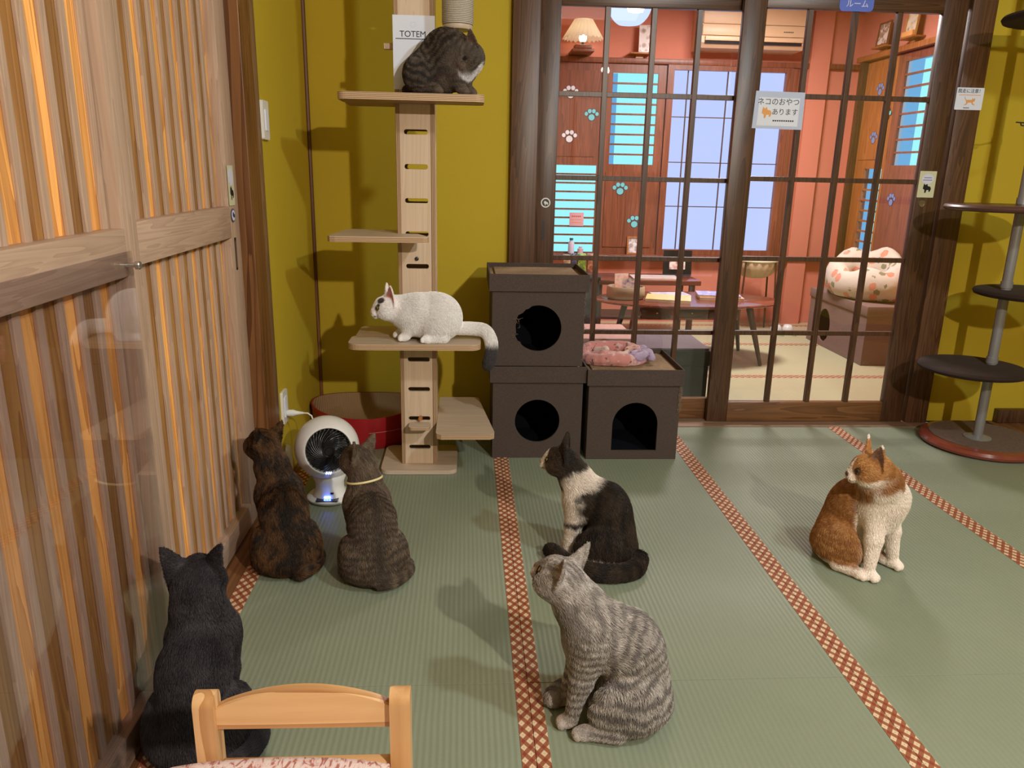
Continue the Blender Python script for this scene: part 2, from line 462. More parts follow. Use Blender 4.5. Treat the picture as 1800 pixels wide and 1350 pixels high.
# ---------------------------------------------------------------- glazed sliding doors at the back
def glaze_door(n, y, x0, x1, gx0, gx1, gz0, gz1, vs, hs, zb, zt):
    r = thing('door_%d' % n, ((x0 + x1) / 2, y, zb), kind='structure')
    t = .034
    bxo('stile', M['wdark'], r, x0, gx0, y, y + t, zb, zt, bev=.002)
    bxo('stile', M['wdark'], r, gx1, x1, y, y + t, zb, zt, bev=.002)
    bxo('rail', M['brail'], r, gx0, gx1, y, y + t, zb, gz0, bev=.002)
    bxo('rail', M['wdarkx'], r, gx0, gx1, y, y + t, gz1, zt, bev=.002)
    bm = B()
    for v in vs: box(bm, v - .0125, v + .0125, y + .004, y + .030, gz0, gz1, bev=.0015)
    for h in hs: box(bm, gx0, gx1, y + .0065, y + .028, h - .0115, h + .0115, bev=.0015)
    obj('muntins', bm, M['wdark'], r)
    bxo('glass_pane', M['glass'], r, gx0, gx1, y + .0155, y + .0185, gz0, gz1)
    return r
M['brail'] = wood('bottom_rail_wood', (.12, .050, .018), (.23, .105, .038), 'x', 40, .4, .5)
d3 = glaze_door(3, 3.846, .335, 1.395, .433, 1.295, .118, 1.998, [.650, .868, 1.083], [1.617, 1.233, .846, .470], .006, 2.073)
d4 = glaze_door(4, 3.800, 1.270, 2.333, 1.376, 2.216, .112, 2.006, [1.588, 1.803, 2.014], [1.628, 1.246, .860, .481], .006, 2.073)
bm = B(); prism(bm, rrect(.370, .384, .938, 1.027, .006), [], .001, FYM(3.8462)); obj('pull_slot', bm, M['dkmetal'], d3)
bm = B(); lathe(bm, [(0, 0), (.016, 0), (.016, .004), (.0135, .004), (.0125, .001), (0, .001)], n=28, M=Matrix.Translation((2.255, 3.7999, 1.144)) @ Matrix.Rotation(PI / 2, 4, 'X'))
obj('lock', bm, M['steel'], d4, smooth=40)

# ---------------------------------------------------------------- stickers and signs
def sheet(name, x0, x1, z0, z1, y, mat, label, cat, r=.004, t=.0012, tiltM=None):
    root = thing(name, ((x0 + x1) / 2, y, z0), label, cat)
    bm = B(); prism(bm, rrect(x0, x1, z0, z1, r), [], t, FYM(y)); obj('paper', bm, mat, root)
    return root
def dashes(parent, x0, x1, z, y, h, mat, n, name='small_print', gap=.3):
    bm = B(); w = (x1 - x0) / n
    for k in range(n): box(bm, x0 + k * w, x0 + (k + 1 - gap) * w, y - .0006, y, z - h / 2, z + h / 2)
    obj(name, bm, mat, parent)
def cat_mark(parent, name, mat, cx, cz, s, y, flip=1, pose='run'):
    """flat little cat silhouette printed on a sign"""
    if pose == 'run':
        P = [(-1, .55), (-.92, .9), (-.85, .5), (-.6, .28), (.35, .32), (.42, .62), (.55, .45), (.72, .48), (.86, .66), (.9, .3), (.8, .02), (.55, -.05),
             (.62, -.3), (.95, -.42), (.85, -.55), (.45, -.42), (.3, -.12), (-.3, -.15), (-.45, -.45), (-.85, -.6), (-.9, -.48), (-.6, -.3), (-.65, .05), (-.8, .3)]
    else:
        P = [(-.6, .5), (-.5, .95), (-.2, .65), (.1, .95), (.25, .5), (.75, .4), (.95, .0), (.8, -.5), (.55, -.55), (.5, -.2), (.1, -.25), (0, -.75), (-.25, -.75), (-.3, -.2), (-.65, .0)]
    bm = B(); prism(bm, [(cx + flip * px * s, cz + pz * s) for px, pz in P], [], .0006, FYM(y)); return obj(name, bm, mat, parent)

s = thing('taped_sign', (1.48, 3.7985, 1.478), 'white paper sign with an orange cat and Japanese writing on the glass door', 'sign')
bm = B(); prism(bm, [(1.357, 1.479), (1.602, 1.476), (1.600, 1.644), (1.362, 1.647)], [], .0012, FYM(3.7985)); obj('paper', bm, plain('pale_blue_paper', (.50, .58, .78), .5, .3), s)
bm = B(); prism(bm, [(1.378, 1.492), (1.578, 1.490), (1.578, 1.617), (1.382, 1.619)], [], .0006, FYM(3.7972)); obj('print_area', bm, M['paper'], s)
text('writing', 'ネコのおやつ', M['ink'], s, (1.475, 3.7964, 1.598), .034, RY)
text('writing', 'あります', M['ink'], s, (1.510, 3.7964, 1.553), .032, RY)
dashes(s, 1.455, 1.560, 1.515, 3.7965, .006, M['ink'], 10)
cat_mark(s, 'printed_cat', M['orange_ink'], 1.418, 1.548, .030, 3.7966, 1, 'sit')

s = sheet('caution_sign', 2.331, 2.466, 1.585, 1.685, 3.7840, M['paper'], 'small white warning sign with a running orange cat on the door frame', 'sign')
text('writing', '脱走に注意！', M['ink'], s, (2.398, 3.7824, 1.669), .0205, RY, .0006)
dashes(s, 2.345, 2.452, 1.652, 3.7827, .004, M['orange_ink'], 12)
cat_mark(s, 'printed_cat', M['orange_ink'], 2.402, 1.622, .028, 3.7827, 1, 'run')
dashes(s, 2.375, 2.405, 1.594, 3.7827, .004, M['navy'], 4)
s = sheet('room_sign', 1.713, 1.875, 2.0015, 2.075, 3.7985, M['blue_sign'], 'blue rounded sign with white Japanese letters on top rail of the sliding door', 'sign', .02)
text('writing', 'ルーム', M['lilac'], s, (1.797, 3.7966, 2.032), .036, RY)
def cream_sticker(y, label):
    s = sheet('paper_sticker', 2.222, 2.307, 1.173, 1.299, y, M['cream'], label, 'sticker', .003)
    bm = B(); prism(bm, circ(2.266, 1.262, .030, 28, .024), [], .0006, FYM(y - .0013)); obj('round_print', bm, M['lilac'], s)
    dashes(s, 2.246, 2.286, 1.268, y - .0020, .003, M['navy'], 6); dashes(s, 2.243, 2.289, 1.256, y - .0020, .003, M['navy'], 6)
    cat_mark(s, 'printed_cat', M['ink'], 2.264, 1.215, .026, y - .0013, 1, 'sit')
cream_sticker(3.7985, 'cream sticker with a lilac circle and black cat above the round lock')
s = thing('round_sticker', (.386, 3.8445, 1.098), 'small round black and white sticker on the left stile of the glass doors', 'sticker')
bm = B(); prism(bm, circ(.386, 1.113, .0235, 32), [circ(.386, 1.113, .018, 28)], .001, FYM(3.8450)); obj('ring', bm, M['white'], s)
bm = B(); prism(bm, circ(.386, 1.113, .0178, 28), [], .0008, FYM(3.8450)); obj('disc', bm, M['dkmetal'], s)
cat_mark(s, 'printed_cat', M['white'], .386, 1.110, .013, 3.8440, 1, 'sit')
# sticker set on the left slatted door
s = thing('cat_sticker', (-.7695, 2.645, 1.138), 'cream sticker with white oval and black cat on the slatted door stile', 'sticker')
bm = B(); prism(bm, rrect(2.617, 2.678, 1.135, 1.262, .003), [], .001, FXP(-.7695)); obj('paper', bm, M['cream'], s)
bm = B(); prism(bm, circ(2.647, 1.226, .025, 28, .027), [], .0006, FXP(-.7683)); obj('round_print', bm, M['lilac'], s)
bm = B(); prism(bm, [(2.647 + px * .022, 1.172 + pz * .026) for px, pz in [(-.6, .5), (-.5, .95), (-.2, .65), (.1, .95), (.25, .5), (.75, .4), (.95, .0), (.8, -.5), (.55, -.55), (.5, -.2), (.1, -.25), (0, -.75), (-.25, -.75), (-.3, -.2), (-.65, .0)]], [], .0006, FXP(-.7683)); obj('printed_cat', bm, M['ink'], s)
s = thing('blue_cat_badge', (-.7695, 2.648, 1.085), 'round grey blue cat badge below the cat sticker on the slatted door', 'sticker')
bm = B(); prism(bm, circ(2.648, 1.103, .022, 32), [], .001, FXP(-.7695)); obj('disc', bm, plain('blue_grey', (.10, .11, .17), .5), s)
bm = B(); prism(bm, circ(2.648, 1.103, .017, 32), [], .0006, FXP(-.7683)); obj('inner_disc', bm, M['lilac'], s)
bm = B(); prism(bm, [(2.648 + px * .013, 1.102 + pz * .012) for px, pz in [(-.6, .5), (-.5, .95), (-.2, .65), (.1, .95), (.25, .5), (.75, .4), (.95, .0), (.8, -.5), (.1, -.55), (-.65, .0)]], [], .0006, FXP(-.7675)); obj('printed_cat', bm, M['navy'], s)

# ---------------------------------------------------------------- switch, outlet, plug
s = thing('wall_switch', (-.741, 3.01, 1.354), 'white wall switch panel beside the brown post', 'switch')
bm = B(); prism(bm, rrect(2.972, 3.052, 1.354, 1.490, .008), [], .012, FXP(-.742)); obj('cover', bm, M['white'], s, smooth=30)
bm = B(); prism(bm, rrect(2.994, 3.030, 1.385, 1.459, .003), [], .003, FXP(-.7299)); obj('rocker', bm, M['paper'], s)
s = thing('wall_outlet', (-.741, 3.045, .245), 'white wall outlet cover low on the yellow wall behind the fan', 'outlet')
bm = B(); prism(bm, rrect(3.005, 3.085, .25, .385, .008), [], .010, FXP(-.742)); obj('cover', bm, M['white'], s, smooth=30)
bm = B(); prism(bm, rrect(3.025, 3.065, .275, .36, .004), [], .003, FXP(-.7319)); obj('socket', bm, M['paper'], s)
s = thing('power_plug', (-.726, 3.045, .27), 'white mains plug and cord leading from the outlet to the fan', 'plug')
bm = B(); lathe(bm, [(0, 0), (.012, .0), (.014, .006), (.014, .026), (.009, .040), (.006, .055), (.005, .066), (0, .066)], n=20, M=Matrix.Translation((-.7286, 3.045, .29)) @ Matrix.Rotation(PI / 2, 4, 'Y'))
obj('plug_body', bm, M['white'], s, smooth=40)
bm = B(); tube(bm, [(-.665, 3.045, .29), (-.645, 3.045, .289), (-.630, 3.044, .278), (-.622, 3.04, .25), (-.620, 3.035, .20), (-.62, 3.03, .10), (-.615, 3.02, .02), (-.59, 3.0, .006), (-.55, 2.98, .006)], .0032, 8)
obj('cord', bm, M['cord'], s, smooth=60)
s = thing('wall_box', (-.741, 3.03, .02), 'white oval plastic box at the foot of the yellow wall', 'box')
bm = B(); lathe(bm, [(0, 0), (.03, 0), (.034, .004), (.034, .014), (.030, .021), (.020, .024), (0, .024)], n=32, sx=2.2, M=Matrix.Translation((-.742, 3.035, .082)) @ Matrix.Rotation(PI / 2, 4, 'Y'))
obj('cover', bm, M['white'], s, smooth=40)

# ---------------------------------------------------------------- plywood cat tower
T = thing('cat_tower', (-.2, 3.25, 0), 'tall birch plywood cat tower with slotted column and five shelves', 'cat tower')
bm = B(); prism(bm, rrect(-.362, -.037, 3.085, 3.400, .035), [], .018, frame3((0, 0, .002), (1, 0, 0), (0, 1, 0))); obj('base_plate', bm, M['plyx'], T)
cx0, cx1, cy = -.276, -.124, 3.165
zt = 2.48
slots = [.097 + .1303 * k for k in range(19)]
holes = [rrect(-.200 - .044, -.200 + .048, z - .0095, z + .0095, .0085, 5) for z in slots if z < zt - .05]
bm = B(); prism(bm, [(cx0 + .016, .0205), (cx1 - .016, .0205), (cx1 - .016, zt), (cx0 + .016, zt)], holes, .012, FYM(cy + .014)); obj('front_panel', bm, M['ply'], T)
bm = B(); prism(bm, [(cx0 + .016, .0205), (cx1 - .016, .0205), (cx1 - .016, zt), (cx0 + .016, zt)], holes, .012, FYM(cy + .170)); obj('back_panel', bm, M['ply'], T)
for a, b in ((cx0, cx0 + .0155), (cx1 - .0155, cx1)):
    r = bxo('side_panel', M['ply'], T, a, b, cy + .002, cy + .17, .0205, zt)
    bxo('ply_edge', M['plyedge'], r, a, b, cy, cy + .002, .0205, zt)
def shelf(pts, z, name='shelf', t=.022, mat=None):
    bm = B(); prism(bm, pts, [], .0015, frame3((0, 0, z - .0015), (1, 0, 0), (0, 1, 0))); r = obj(name, bm, mat or M['plyx'], T)
    bm = B(); prism(bm, pts, [], t, frame3((0, 0, z - t - .0015), (1, 0, 0), (0, 1, 0))); obj('ply_edge', bm, M['plyedgez'], r)
    return r
def with_notch(x0, x1, y0, y1, r, notch=True):
    return rrect(x0, x1, y0, y1, r)
shelf(rrect(-.470, .064, 2.985, 3.164, .03), 1.527, t=.024)
shelf(rrect(-.470, -.277, 3.166, 3.34, .02), 1.527, 'shelf_wing', t=.024)
P2 = [(-.530, 3.02), (-.52, 3.005), (-.50, 3.0), (-.165, 3.0), (-.148, 3.008), (-.145, 3.03), (-.195, 3.163), (-.278, 3.163), (-.278, 3.345), (-.48, 3.36), (-.505, 3.33)]
shelf(P2, 1.010, t=.020)
shelf(rrect(-.468, .060, 2.99, 3.163, .045), .592, t=.022)
shelf([(-.277, 3.166), (-.277, 3.36), (-.44, 3.36), (-.455, 3.33), (-.455, 3.166)], .592, 'shelf_wing', t=.020)
shelf([(-.123, 3.03), (-.118, 3.01), (-.10, 2.998), (.10, 2.998), (.118, 3.012), (.120, 3.035), (.060, 3.53), (.045, 3.54), (-.123, 3.54)], .212, t=.020)
shelf(rrect(-.240, -.150, 3.085, 3.164, .018), .213, 'step_shelf', t=.012)
bm = B(); lathe(bm, [(0, 0), (.008, 0), (.008, .006), (.003, .008), (0, .006)], n=20, M=Matrix.Translation((-.2, cy + .002, .910)) @ Matrix.Rotation(PI / 2, 4, 'X')); obj('bolt', bm, M['dkmetal'], T, smooth=30)
bm = B(); lathe(bm, [(0, 0), (.009, 0), (.009, .02), (0, .02)], n=16, M=Matrix.Translation((-.193, cy - .0, .232)) @ Matrix.Rotation(PI / 2, 4, 'X')); obj('peg', bm, M['shuto'], T, smooth=30)
# peg on the column side by the top
bxo('side_peg', M['plyx'], T, -.318, -.277, 3.20, 3.23, 1.70, 1.722, bev=.003)
# hanging scratching roll
def rope():
    g = G('sisal_rope'); z = g.xyz(g.coords())[2]
    w = g.math('SINE', g.math('MULTIPLY', z, 2 * PI / .006)); n = g.noise(g.coords(), 300, 4, .7)
    col = g.mix(n, (.40, .34, .26), (.78, .72, .64))
    return g.bsdf(col, .9, .1, 0, g.bump(g.math('ADD', w, n), .8, .003))
bm = B(); lathe(bm, [(0, 0), (.056, 0), (.058, .01), (.0585, .45), (.056, .46), (0, .46)], c=(-.035, 3.1, 1.775), n=40); obj('scratching_roll', bm, rope(), T, smooth=40)
bm = B(); lathe(bm, [(0, 0), (.052, 0), (.055, .004), (.055, .016), (0, .016)], c=(-.035, 3.1, 1.758), n=40); obj('roll_disc', bm, M['plyx'], T, smooth=40)
shelf(rrect(-.30, .10, 2.98, 3.164, .03), 2.27, t=.022)
# paper sheet on the column
s = thing('totem_sheet', (-.2, 3.162, 1.60), 'white paper sheet reading TOTEM taped on the plywood column above top shelf', 'sign')
bm = B(); prism(bm, [(-.279, 1.553), (-.121, 1.553), (-.121, 1.815), (-.279, 1.815)], [], .0008, FYM(3.1615)); obj('paper', bm, M['paper'], s)
text('writing', 'TOTEM', M['ink'], s, (-.204, 3.1604, 1.749), .030, RY)
dashes(s, -.268, -.140, 1.733, 3.1606, .0035, M['ink'], 22)
bm = B(); prism(bm, circ(-.203, 1.783, .010), [circ(-.203, 1.783, .0085)], .0005, FYM(3.1606)); obj('ring_print', bm, M['lilac'], s)

# ---------------------------------------------------------------- linen cat cubes
def cat_cube(loc, w, h, hole, label, lidw=.432):
    r = thing('cat_cube', loc, label, 'cat house', 'brown linen cat cubes stacked by the glass doors')
    X, Y, Z = loc; d = .40; bw = w / 2
    hb = h - .075
    bm = B(); prism(bm, [(X - bw, Z), (X + bw, Z), (X + bw, Z + hb), (X - bw, Z + hb)], [hole], .012, FYM(Y + .012)); obj('front_panel', bm, M['linen'], r)
    bm = B(); box(bm, X - bw, X - bw + .012, Y + .0125, Y + d, Z, Z + hb); box(bm, X + bw - .012, X + bw, Y + .0125, Y + d, Z, Z + hb)
    box(bm, X - bw + .012, X + bw - .012, Y + d - .012, Y + d, Z, Z + hb)
    obj('side_panels', bm, M['linen'], r)
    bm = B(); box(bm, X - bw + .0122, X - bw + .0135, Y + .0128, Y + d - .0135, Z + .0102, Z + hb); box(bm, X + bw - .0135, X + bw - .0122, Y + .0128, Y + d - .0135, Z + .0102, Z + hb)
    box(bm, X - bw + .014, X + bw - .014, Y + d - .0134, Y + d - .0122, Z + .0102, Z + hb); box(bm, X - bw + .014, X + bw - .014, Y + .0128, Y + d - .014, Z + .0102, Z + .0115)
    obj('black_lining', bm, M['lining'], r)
    bxo('bottom_panel', M['linen'], r, X - bw + .012, X + bw - .012, Y + .0125, Y + d - .012, Z + .001, Z + .010)
    o = lidw / 2 ; oy = .010
    lid = thing('lid', (X, Y, Z + hb), None, None); lid.parent = r; lid.location = (0, 0, hb)
    # deep rim, open at top, with the tray inside
    bm = B(); t = .007
    for a in (box(bm, X - o, X + o, Y - oy, Y - oy + t, Z + hb + .0005, Z + h, .002), box(bm, X - o, X + o, Y + d + oy - t, Y + d + oy, Z + hb + .0005, Z + h, .002),
              box(bm, X - o, X - o + t, Y - oy + t, Y + d + oy - t, Z + hb + .0005, Z + h, .002), box(bm, X + o - t, X + o, Y - oy + t, Y + d + oy - t, Z + hb + .0005, Z + h, .002)): pass
    obj('rim', bm, M['linen'], lid)
    bm = B(); box(bm, X - o + t + .0003, X + o - t - .0003, Y - oy + t + .0003, Y + d + oy - t - .0003, Z + h - .036, Z + h - .024)
    box(bm, X - o + .03, X + o - .03, Y + .02, Y + d - .02, Z + h - .024, Z + h - .016, .003); obj('tray', bm, M['tan'], lid)
    return r
cat_cube((.322, 3.285, .001), .402, .430, circ(.322, .176, .101, 40), 'brown linen cat cube with clean round hole at the bottom of the stack')
# upper cube, hole edge frayed
random.seed(4)
def frayed(cx, cz, r):
    pts = []
    for k in range(64):
        a = 2 * PI * k / 64
        rr = r + (random.uniform(-.006, .004) if 1.9 < a < 3.9 else 0)
        pts.append((cx + rr * math.cos(a), cz + rr * math.sin(a)))
    return pts
u = cat_cube((.314, 3.285, .4325), .402, .405, frayed(.314, .601, .102), 'brown linen cat cube with frayed round hole on top of the stack')
arch = [(.661, .041), (.868, .041), (.868, .165)] + [(.7645 + .1035 * math.cos(a), .165 + .105 * math.sin(a)) for a in [PI * k / 20 for k in range(1, 20)]] + [(.661, .165)]
c3 = cat_cube((.755, 3.265, .001), .415, .423, arch, 'brown linen cat cube with arched doorway standing alone on the mat', .435)
def threads(name, parent, x0, x1, z0, z1, y, n, mat, L=.02, seed=1, nx=0):
    random.seed(seed); bm = B()
    for k in range(n):
        x, z = random.uniform(x0, x1), random.uniform(z0, z1)
        a = random.uniform(0, 2 * PI); l = L * random.uniform(.4, 1)
        p = [(x + nx * .002, y, z), (x + l * .5 * math.cos(a) * (.4 if nx else 1) + nx * .006, y - .004, z + l * .5 * math.sin(a)), (x + l * math.cos(a) * (.4 if nx else 1) + nx * .004, y - .002 - .004 * random.random(), z + l * math.sin(a))]
        tube(bm, p, .0006, 4)
    return tag(obj(name, bm, mat, parent), kind='stuff')
M['fray'] = plain('frayed_thread', (.22, .17, .12), .9, .1)
threads('frayed_threads', u, .212, .238, .56, .65, 3.283, 13, M['fray'], .022, 2)
threads('frayed_threads', u, .506, .514, .46, .78, 3.285, 60, M['fray'], .014, 3, 1)
threads('frayed_threads', c3, .950, .962, .23, .345, 3.264, 160, M['fray'], .022, 5, 1)

# ---------------------------------------------------------------- red cardboard scratcher
s = thing('scratching_tub', (-.455, 3.53, 0), 'round red cardboard scratching tub lined with tan cardboard behind the tower', 'cat scratcher')
def tub_rim(a): return .172 + .012 * math.cos(2 * a)
n = 64; bm = B()
def ring(rx, ry, zf): return [bm.verts.new((-.474 + rx * math.cos(2 * PI * k / n), 3.578 + ry * math.sin(2 * PI * k / n), zf(2 * PI * k / n))) for k in range(n)]
R_l = [ring(.225, .19, lambda a: .001), ring(.250, .21, lambda a: .03), ring(.262, .226, tub_rim), ring(.256, .220, tub_rim)]
for A, C in zip(R_l[:-1], R_l[1:]):
    for k in range(n): bm.faces.new((A[k], A[(k + 1) % n], C[(k + 1) % n], C[k]))
bm.faces.new(R_l[0][::-1]); obj('outer_wall', bm, plain('red_card', (.36, .010, .018), .35, .5), s, smooth=40)
def card():
    g = G('corrugated_card'); v = g.coords(); x = g.xyz(v)[0]
    w = g.math('SINE', g.math('MULTIPLY', x, 900)); col = g.mix(g.math('MULTIPLY_ADD', w, .25, .5), (.24, .15, .08), (.42, .28, .16))
    return g.bsdf(col, .9, .1, 0, g.bump(w, .4, .002))
bm = B()
R_l = [ring(.2555, .2195, lambda a: tub_rim(a) - .001), ring(.236, .200, lambda a: .11), ring(.16, .14, lambda a: .07), ring(.05, .045, lambda a: .055)]
for A, C in zip(R_l[:-1], R_l[1:]):
    for k in range(n): bm.faces.new((A[k], A[(k + 1) % n], C[(k + 1) % n], C[k]))
bm.faces.new(R_l[-1]); obj('cardboard_lining', bm, card(), s, smooth=40)
bm = B(); tube(bm, [(-.42 + .02 * k, 3.578 - .2275 * math.sqrt(max(0, 1 - ((.045 + .02 * k) / .263) ** 2)) - .001, .095 + .001 * k) for k in range(-1, 7)], .0010, 5)
obj('printed_line', bm, plain('pale_pink', (.7, .3, .3), .5), s)

# ---------------------------------------------------------------- white globe fan
def fan():
    c = Vector((-.538, 2.855, .212)); r = .124
    f = thing('globe_fan', (c.x, c.y, .0), 'white globe fan with black spiral grille and blue light on the mat', 'fan')
    d = Vector((.22, -.90, .16)).normalized()
    Rm = d.to_track_quat('Z', 'Y').to_matrix().to_4x4(); Rm.translation = c
    prof = []
    a0 = math.asin(.090 / r)
    for k in range(28):
        a = PI - (PI - a0) * k / 27
        prof.append((max(0, r * math.sin(a)), r * math.cos(a)))
    prof += [(.088, r * math.cos(a0) + .001), (.085, r * math.cos(a0) - .004), (.083, r * math.cos(a0) - .03)]
    bm = B(); lathe(bm, prof, n=64, M=Rm); obj('shell', bm, M['white'], f, smooth=60)
    zc = r * math.cos(a0)
    bm = B(); lathe(bm, [(0, -.03), (.083, -.03)], c=(0, 0, zc), n=48, M=None)
    for v in bm.verts: v.co = Rm @ v.co
    obj('recess', bm, M['black'], f)
    bm = B()
    for k in range(34):
        a = 2 * PI * k / 34
        pts = []
        for j in range(9):
            t = j / 8; rr = .024 + (.084 - .024) * t; aa = a + 1.15 * (1 - t) ** 1.3
            pts.append(Rm @ Vector((rr * math.cos(aa), rr * math.sin(aa), zc + .012 - .018 * t ** 2)))
        tube(bm, pts, .0017, 6)
    obj('spiral_grille', bm, M['black'], f, smooth=60)
    bm = B(); lathe(bm, [(0, .018), (.013, .018), (.0145, .012), (.018, .012), (.019, .018), (.0225, .018), (.0245, .012), (.0245, .0), (0, 0)], c=(0, 0, zc), n=40)
    for v in bm.verts: v.co = Rm @ v.co
    obj('grille_hub', bm, M['black'], f, smooth=30)
    bm = B()
    for k in range(7):
        a = 2 * PI * k / 7
        q = [Vector((math.cos(a + s_) * rr, math.sin(a + s_) * rr, zc - .02 + z_)) for rr, s_, z_ in ((.015, 0, .004), (.075, .15, .006), (.078, .55, -.004), (.015, .5, -.004))]
        vs = [bm.verts.new(Rm @ p_) for p_ in q]; vs2 = [bm.verts.new(Rm @ (p_ + Vector((0, 0, -.0012)))) for p_ in q]
        bm.faces.new(vs); bm.faces.new(vs2[::-1])
        for i in range(4): bm.faces.new((vs[i], vs[(i + 1) % 4], vs2[(i + 1) % 4], vs2[i]))
    obj('fan_blades', bm, M['dkmetal'], f)
    x, y = c.x + .005, c.y - .005
    bm = B(); lathe(bm, [(0, .022), (.066, .022), (.062, .030), (.055, .05), (.056, .075), (.066, .10), (.06, .12), (0, .12)], c=(x, y, 0), n=48); obj('neck', bm, M['white'], f, smooth=50)
    bm = B(); lathe(bm, [(0, .001), (.080, .001), (.088, .006), (.090, .014), (.084, .020), (0, .020)], c=(x, y, 0), n=48); b = obj('base', bm, M['white'], f, smooth=50)
    # sloped control panel on the front lip
    cp = G('control_panel'); cpm = plain('navy_panel', (.012, .016, .05), .2, .6)
    bm = B(); box(bm, x - .042, x + .042, y - .084, y - .050, .0203, .023, .001, None); obj('control_panel', bm, cpm, f)
    bm = B()
    for k in range(3): box(bm, x - .012 + .010 * k, x - .006 + .010 * k, y - .074, y - .070, .0231, .0236)
    obj('indicator_light', bm, emit('indicator_cyan', (.15, .6, 1.0), 14), f)
    bm = B(); box(bm, x - .012, x + .012, y - .0655, y - .0620, .026, .034, .001); obj('blue_light', bm, emit('indicator_blue', (.05, .12, 1.0), 30), f)
    bm = B(); box(bm, x + .012, x + .024, y - .0625, y - .054, .042, .047, .001); obj('sensor_window', bm, M['ink'], f)
    bm = B()
    o = Rm @ Vector((0, 0, 0))
    for k in range(3):
        p_ = c + Vector((-.008 + .008 * k + .02, -.118, -.066)); box(bm, p_.x, p_.x + .004, p_.y, p_.y + .02, p_.z, p_.z + .003)
    obj('small_light', bm, emit('indicator_white', (.5, .6, 1.0), 4), f)
fan()

# ---------------------------------------------------------------- brown pole cat tree on the right
def round_tree():
    X, Y = 2.512, 3.44
    t = thing('pole_cat_tree', (X, Y, 0), 'cat tree of round brown platforms on a grey pole by the right wall', 'cat tower')
    bm = B(); lathe(bm, [(0, .004), (.262, .004), (.272, .010), (.276, .022), (.268, .036), (.255, .040), (0, .040)], c=(X + .035, Y + .02, 0), n=72); obj('base', bm, plain('glossy_red_wood', (.22, .05, .035), .15, .6), t, smooth=40)
    bm = B(); lathe(bm, [(0, 0), (.235, 0), (.235, .003), (0, .003)], c=(X + .045, Y + .03, .0403), n=64); obj('base_carpet', bm, fabric('brown_carpet', (.16, .11, .085), 300), t)
    bm = B(); lathe(bm, [(0, 0), (.062, 0), (.062, .004), (.04, .010), (.026, .012), (0, .012)], c=(X, Y, .0435), n=40); obj('flange', bm, M['grey_metal'], t, smooth=40)
    bm = B(); lathe(bm, [(0, .0556), (.022, .0556), (.022, 2.48), (0, 2.48)], c=(X, Y, 0), n=32); obj('pole', bm, M['grey_metal'], t, smooth=40)
    for z in (.42, .78, 1.16, 1.50):
        bm = B(); lathe(bm, [(.0222, 0), (.026, .001), (.026, .03), (.0222, .031)], c=(X, Y, z), n=32)
        obj('collar', bm, M['grey_metal'], t, smooth=30)
    fur = fabric('dark_brown_plush', (.032, .018, .014), 260, .8, .8)
    for k, (dx, dy, z, r, mat) in enumerate(((-.105, -.02, .402, .235, fur), (.10, -.03, .760, .235, fur), (-.10, -.03, 1.145, .245, plain('brown_board', (.10, .045, .035), .35)), (.02, -.06, 1.93, .26, fur))):
        bm = B(); lathe(bm, [(0, -.016), (r - .02, -.016), (r - .006, -.012), (r, 0), (r - .006, .010), (r - .02, .013), (0, .012)], c=(X + dx, Y + dy, z), n=64)
        obj('platform', bm, mat, t, smooth=50)
    # small hanging toy arm near the frame edge
    bm = B(); tube(bm, [(X - .02, Y - .02, 1.515), (X - .08, Y - .04, 1.506), (X - .135, Y - .05, 1.507)], .003, 6); tube(bm, [(X - .115, Y - .05, 1.507), (X - .11, Y - .05, 1.495), (X - .10, Y - .05, 1.493), (X - .095, Y - .05, 1.503)], .003, 6)
    obj('toy_hook', bm, M['dkmetal'], t)
round_tree()

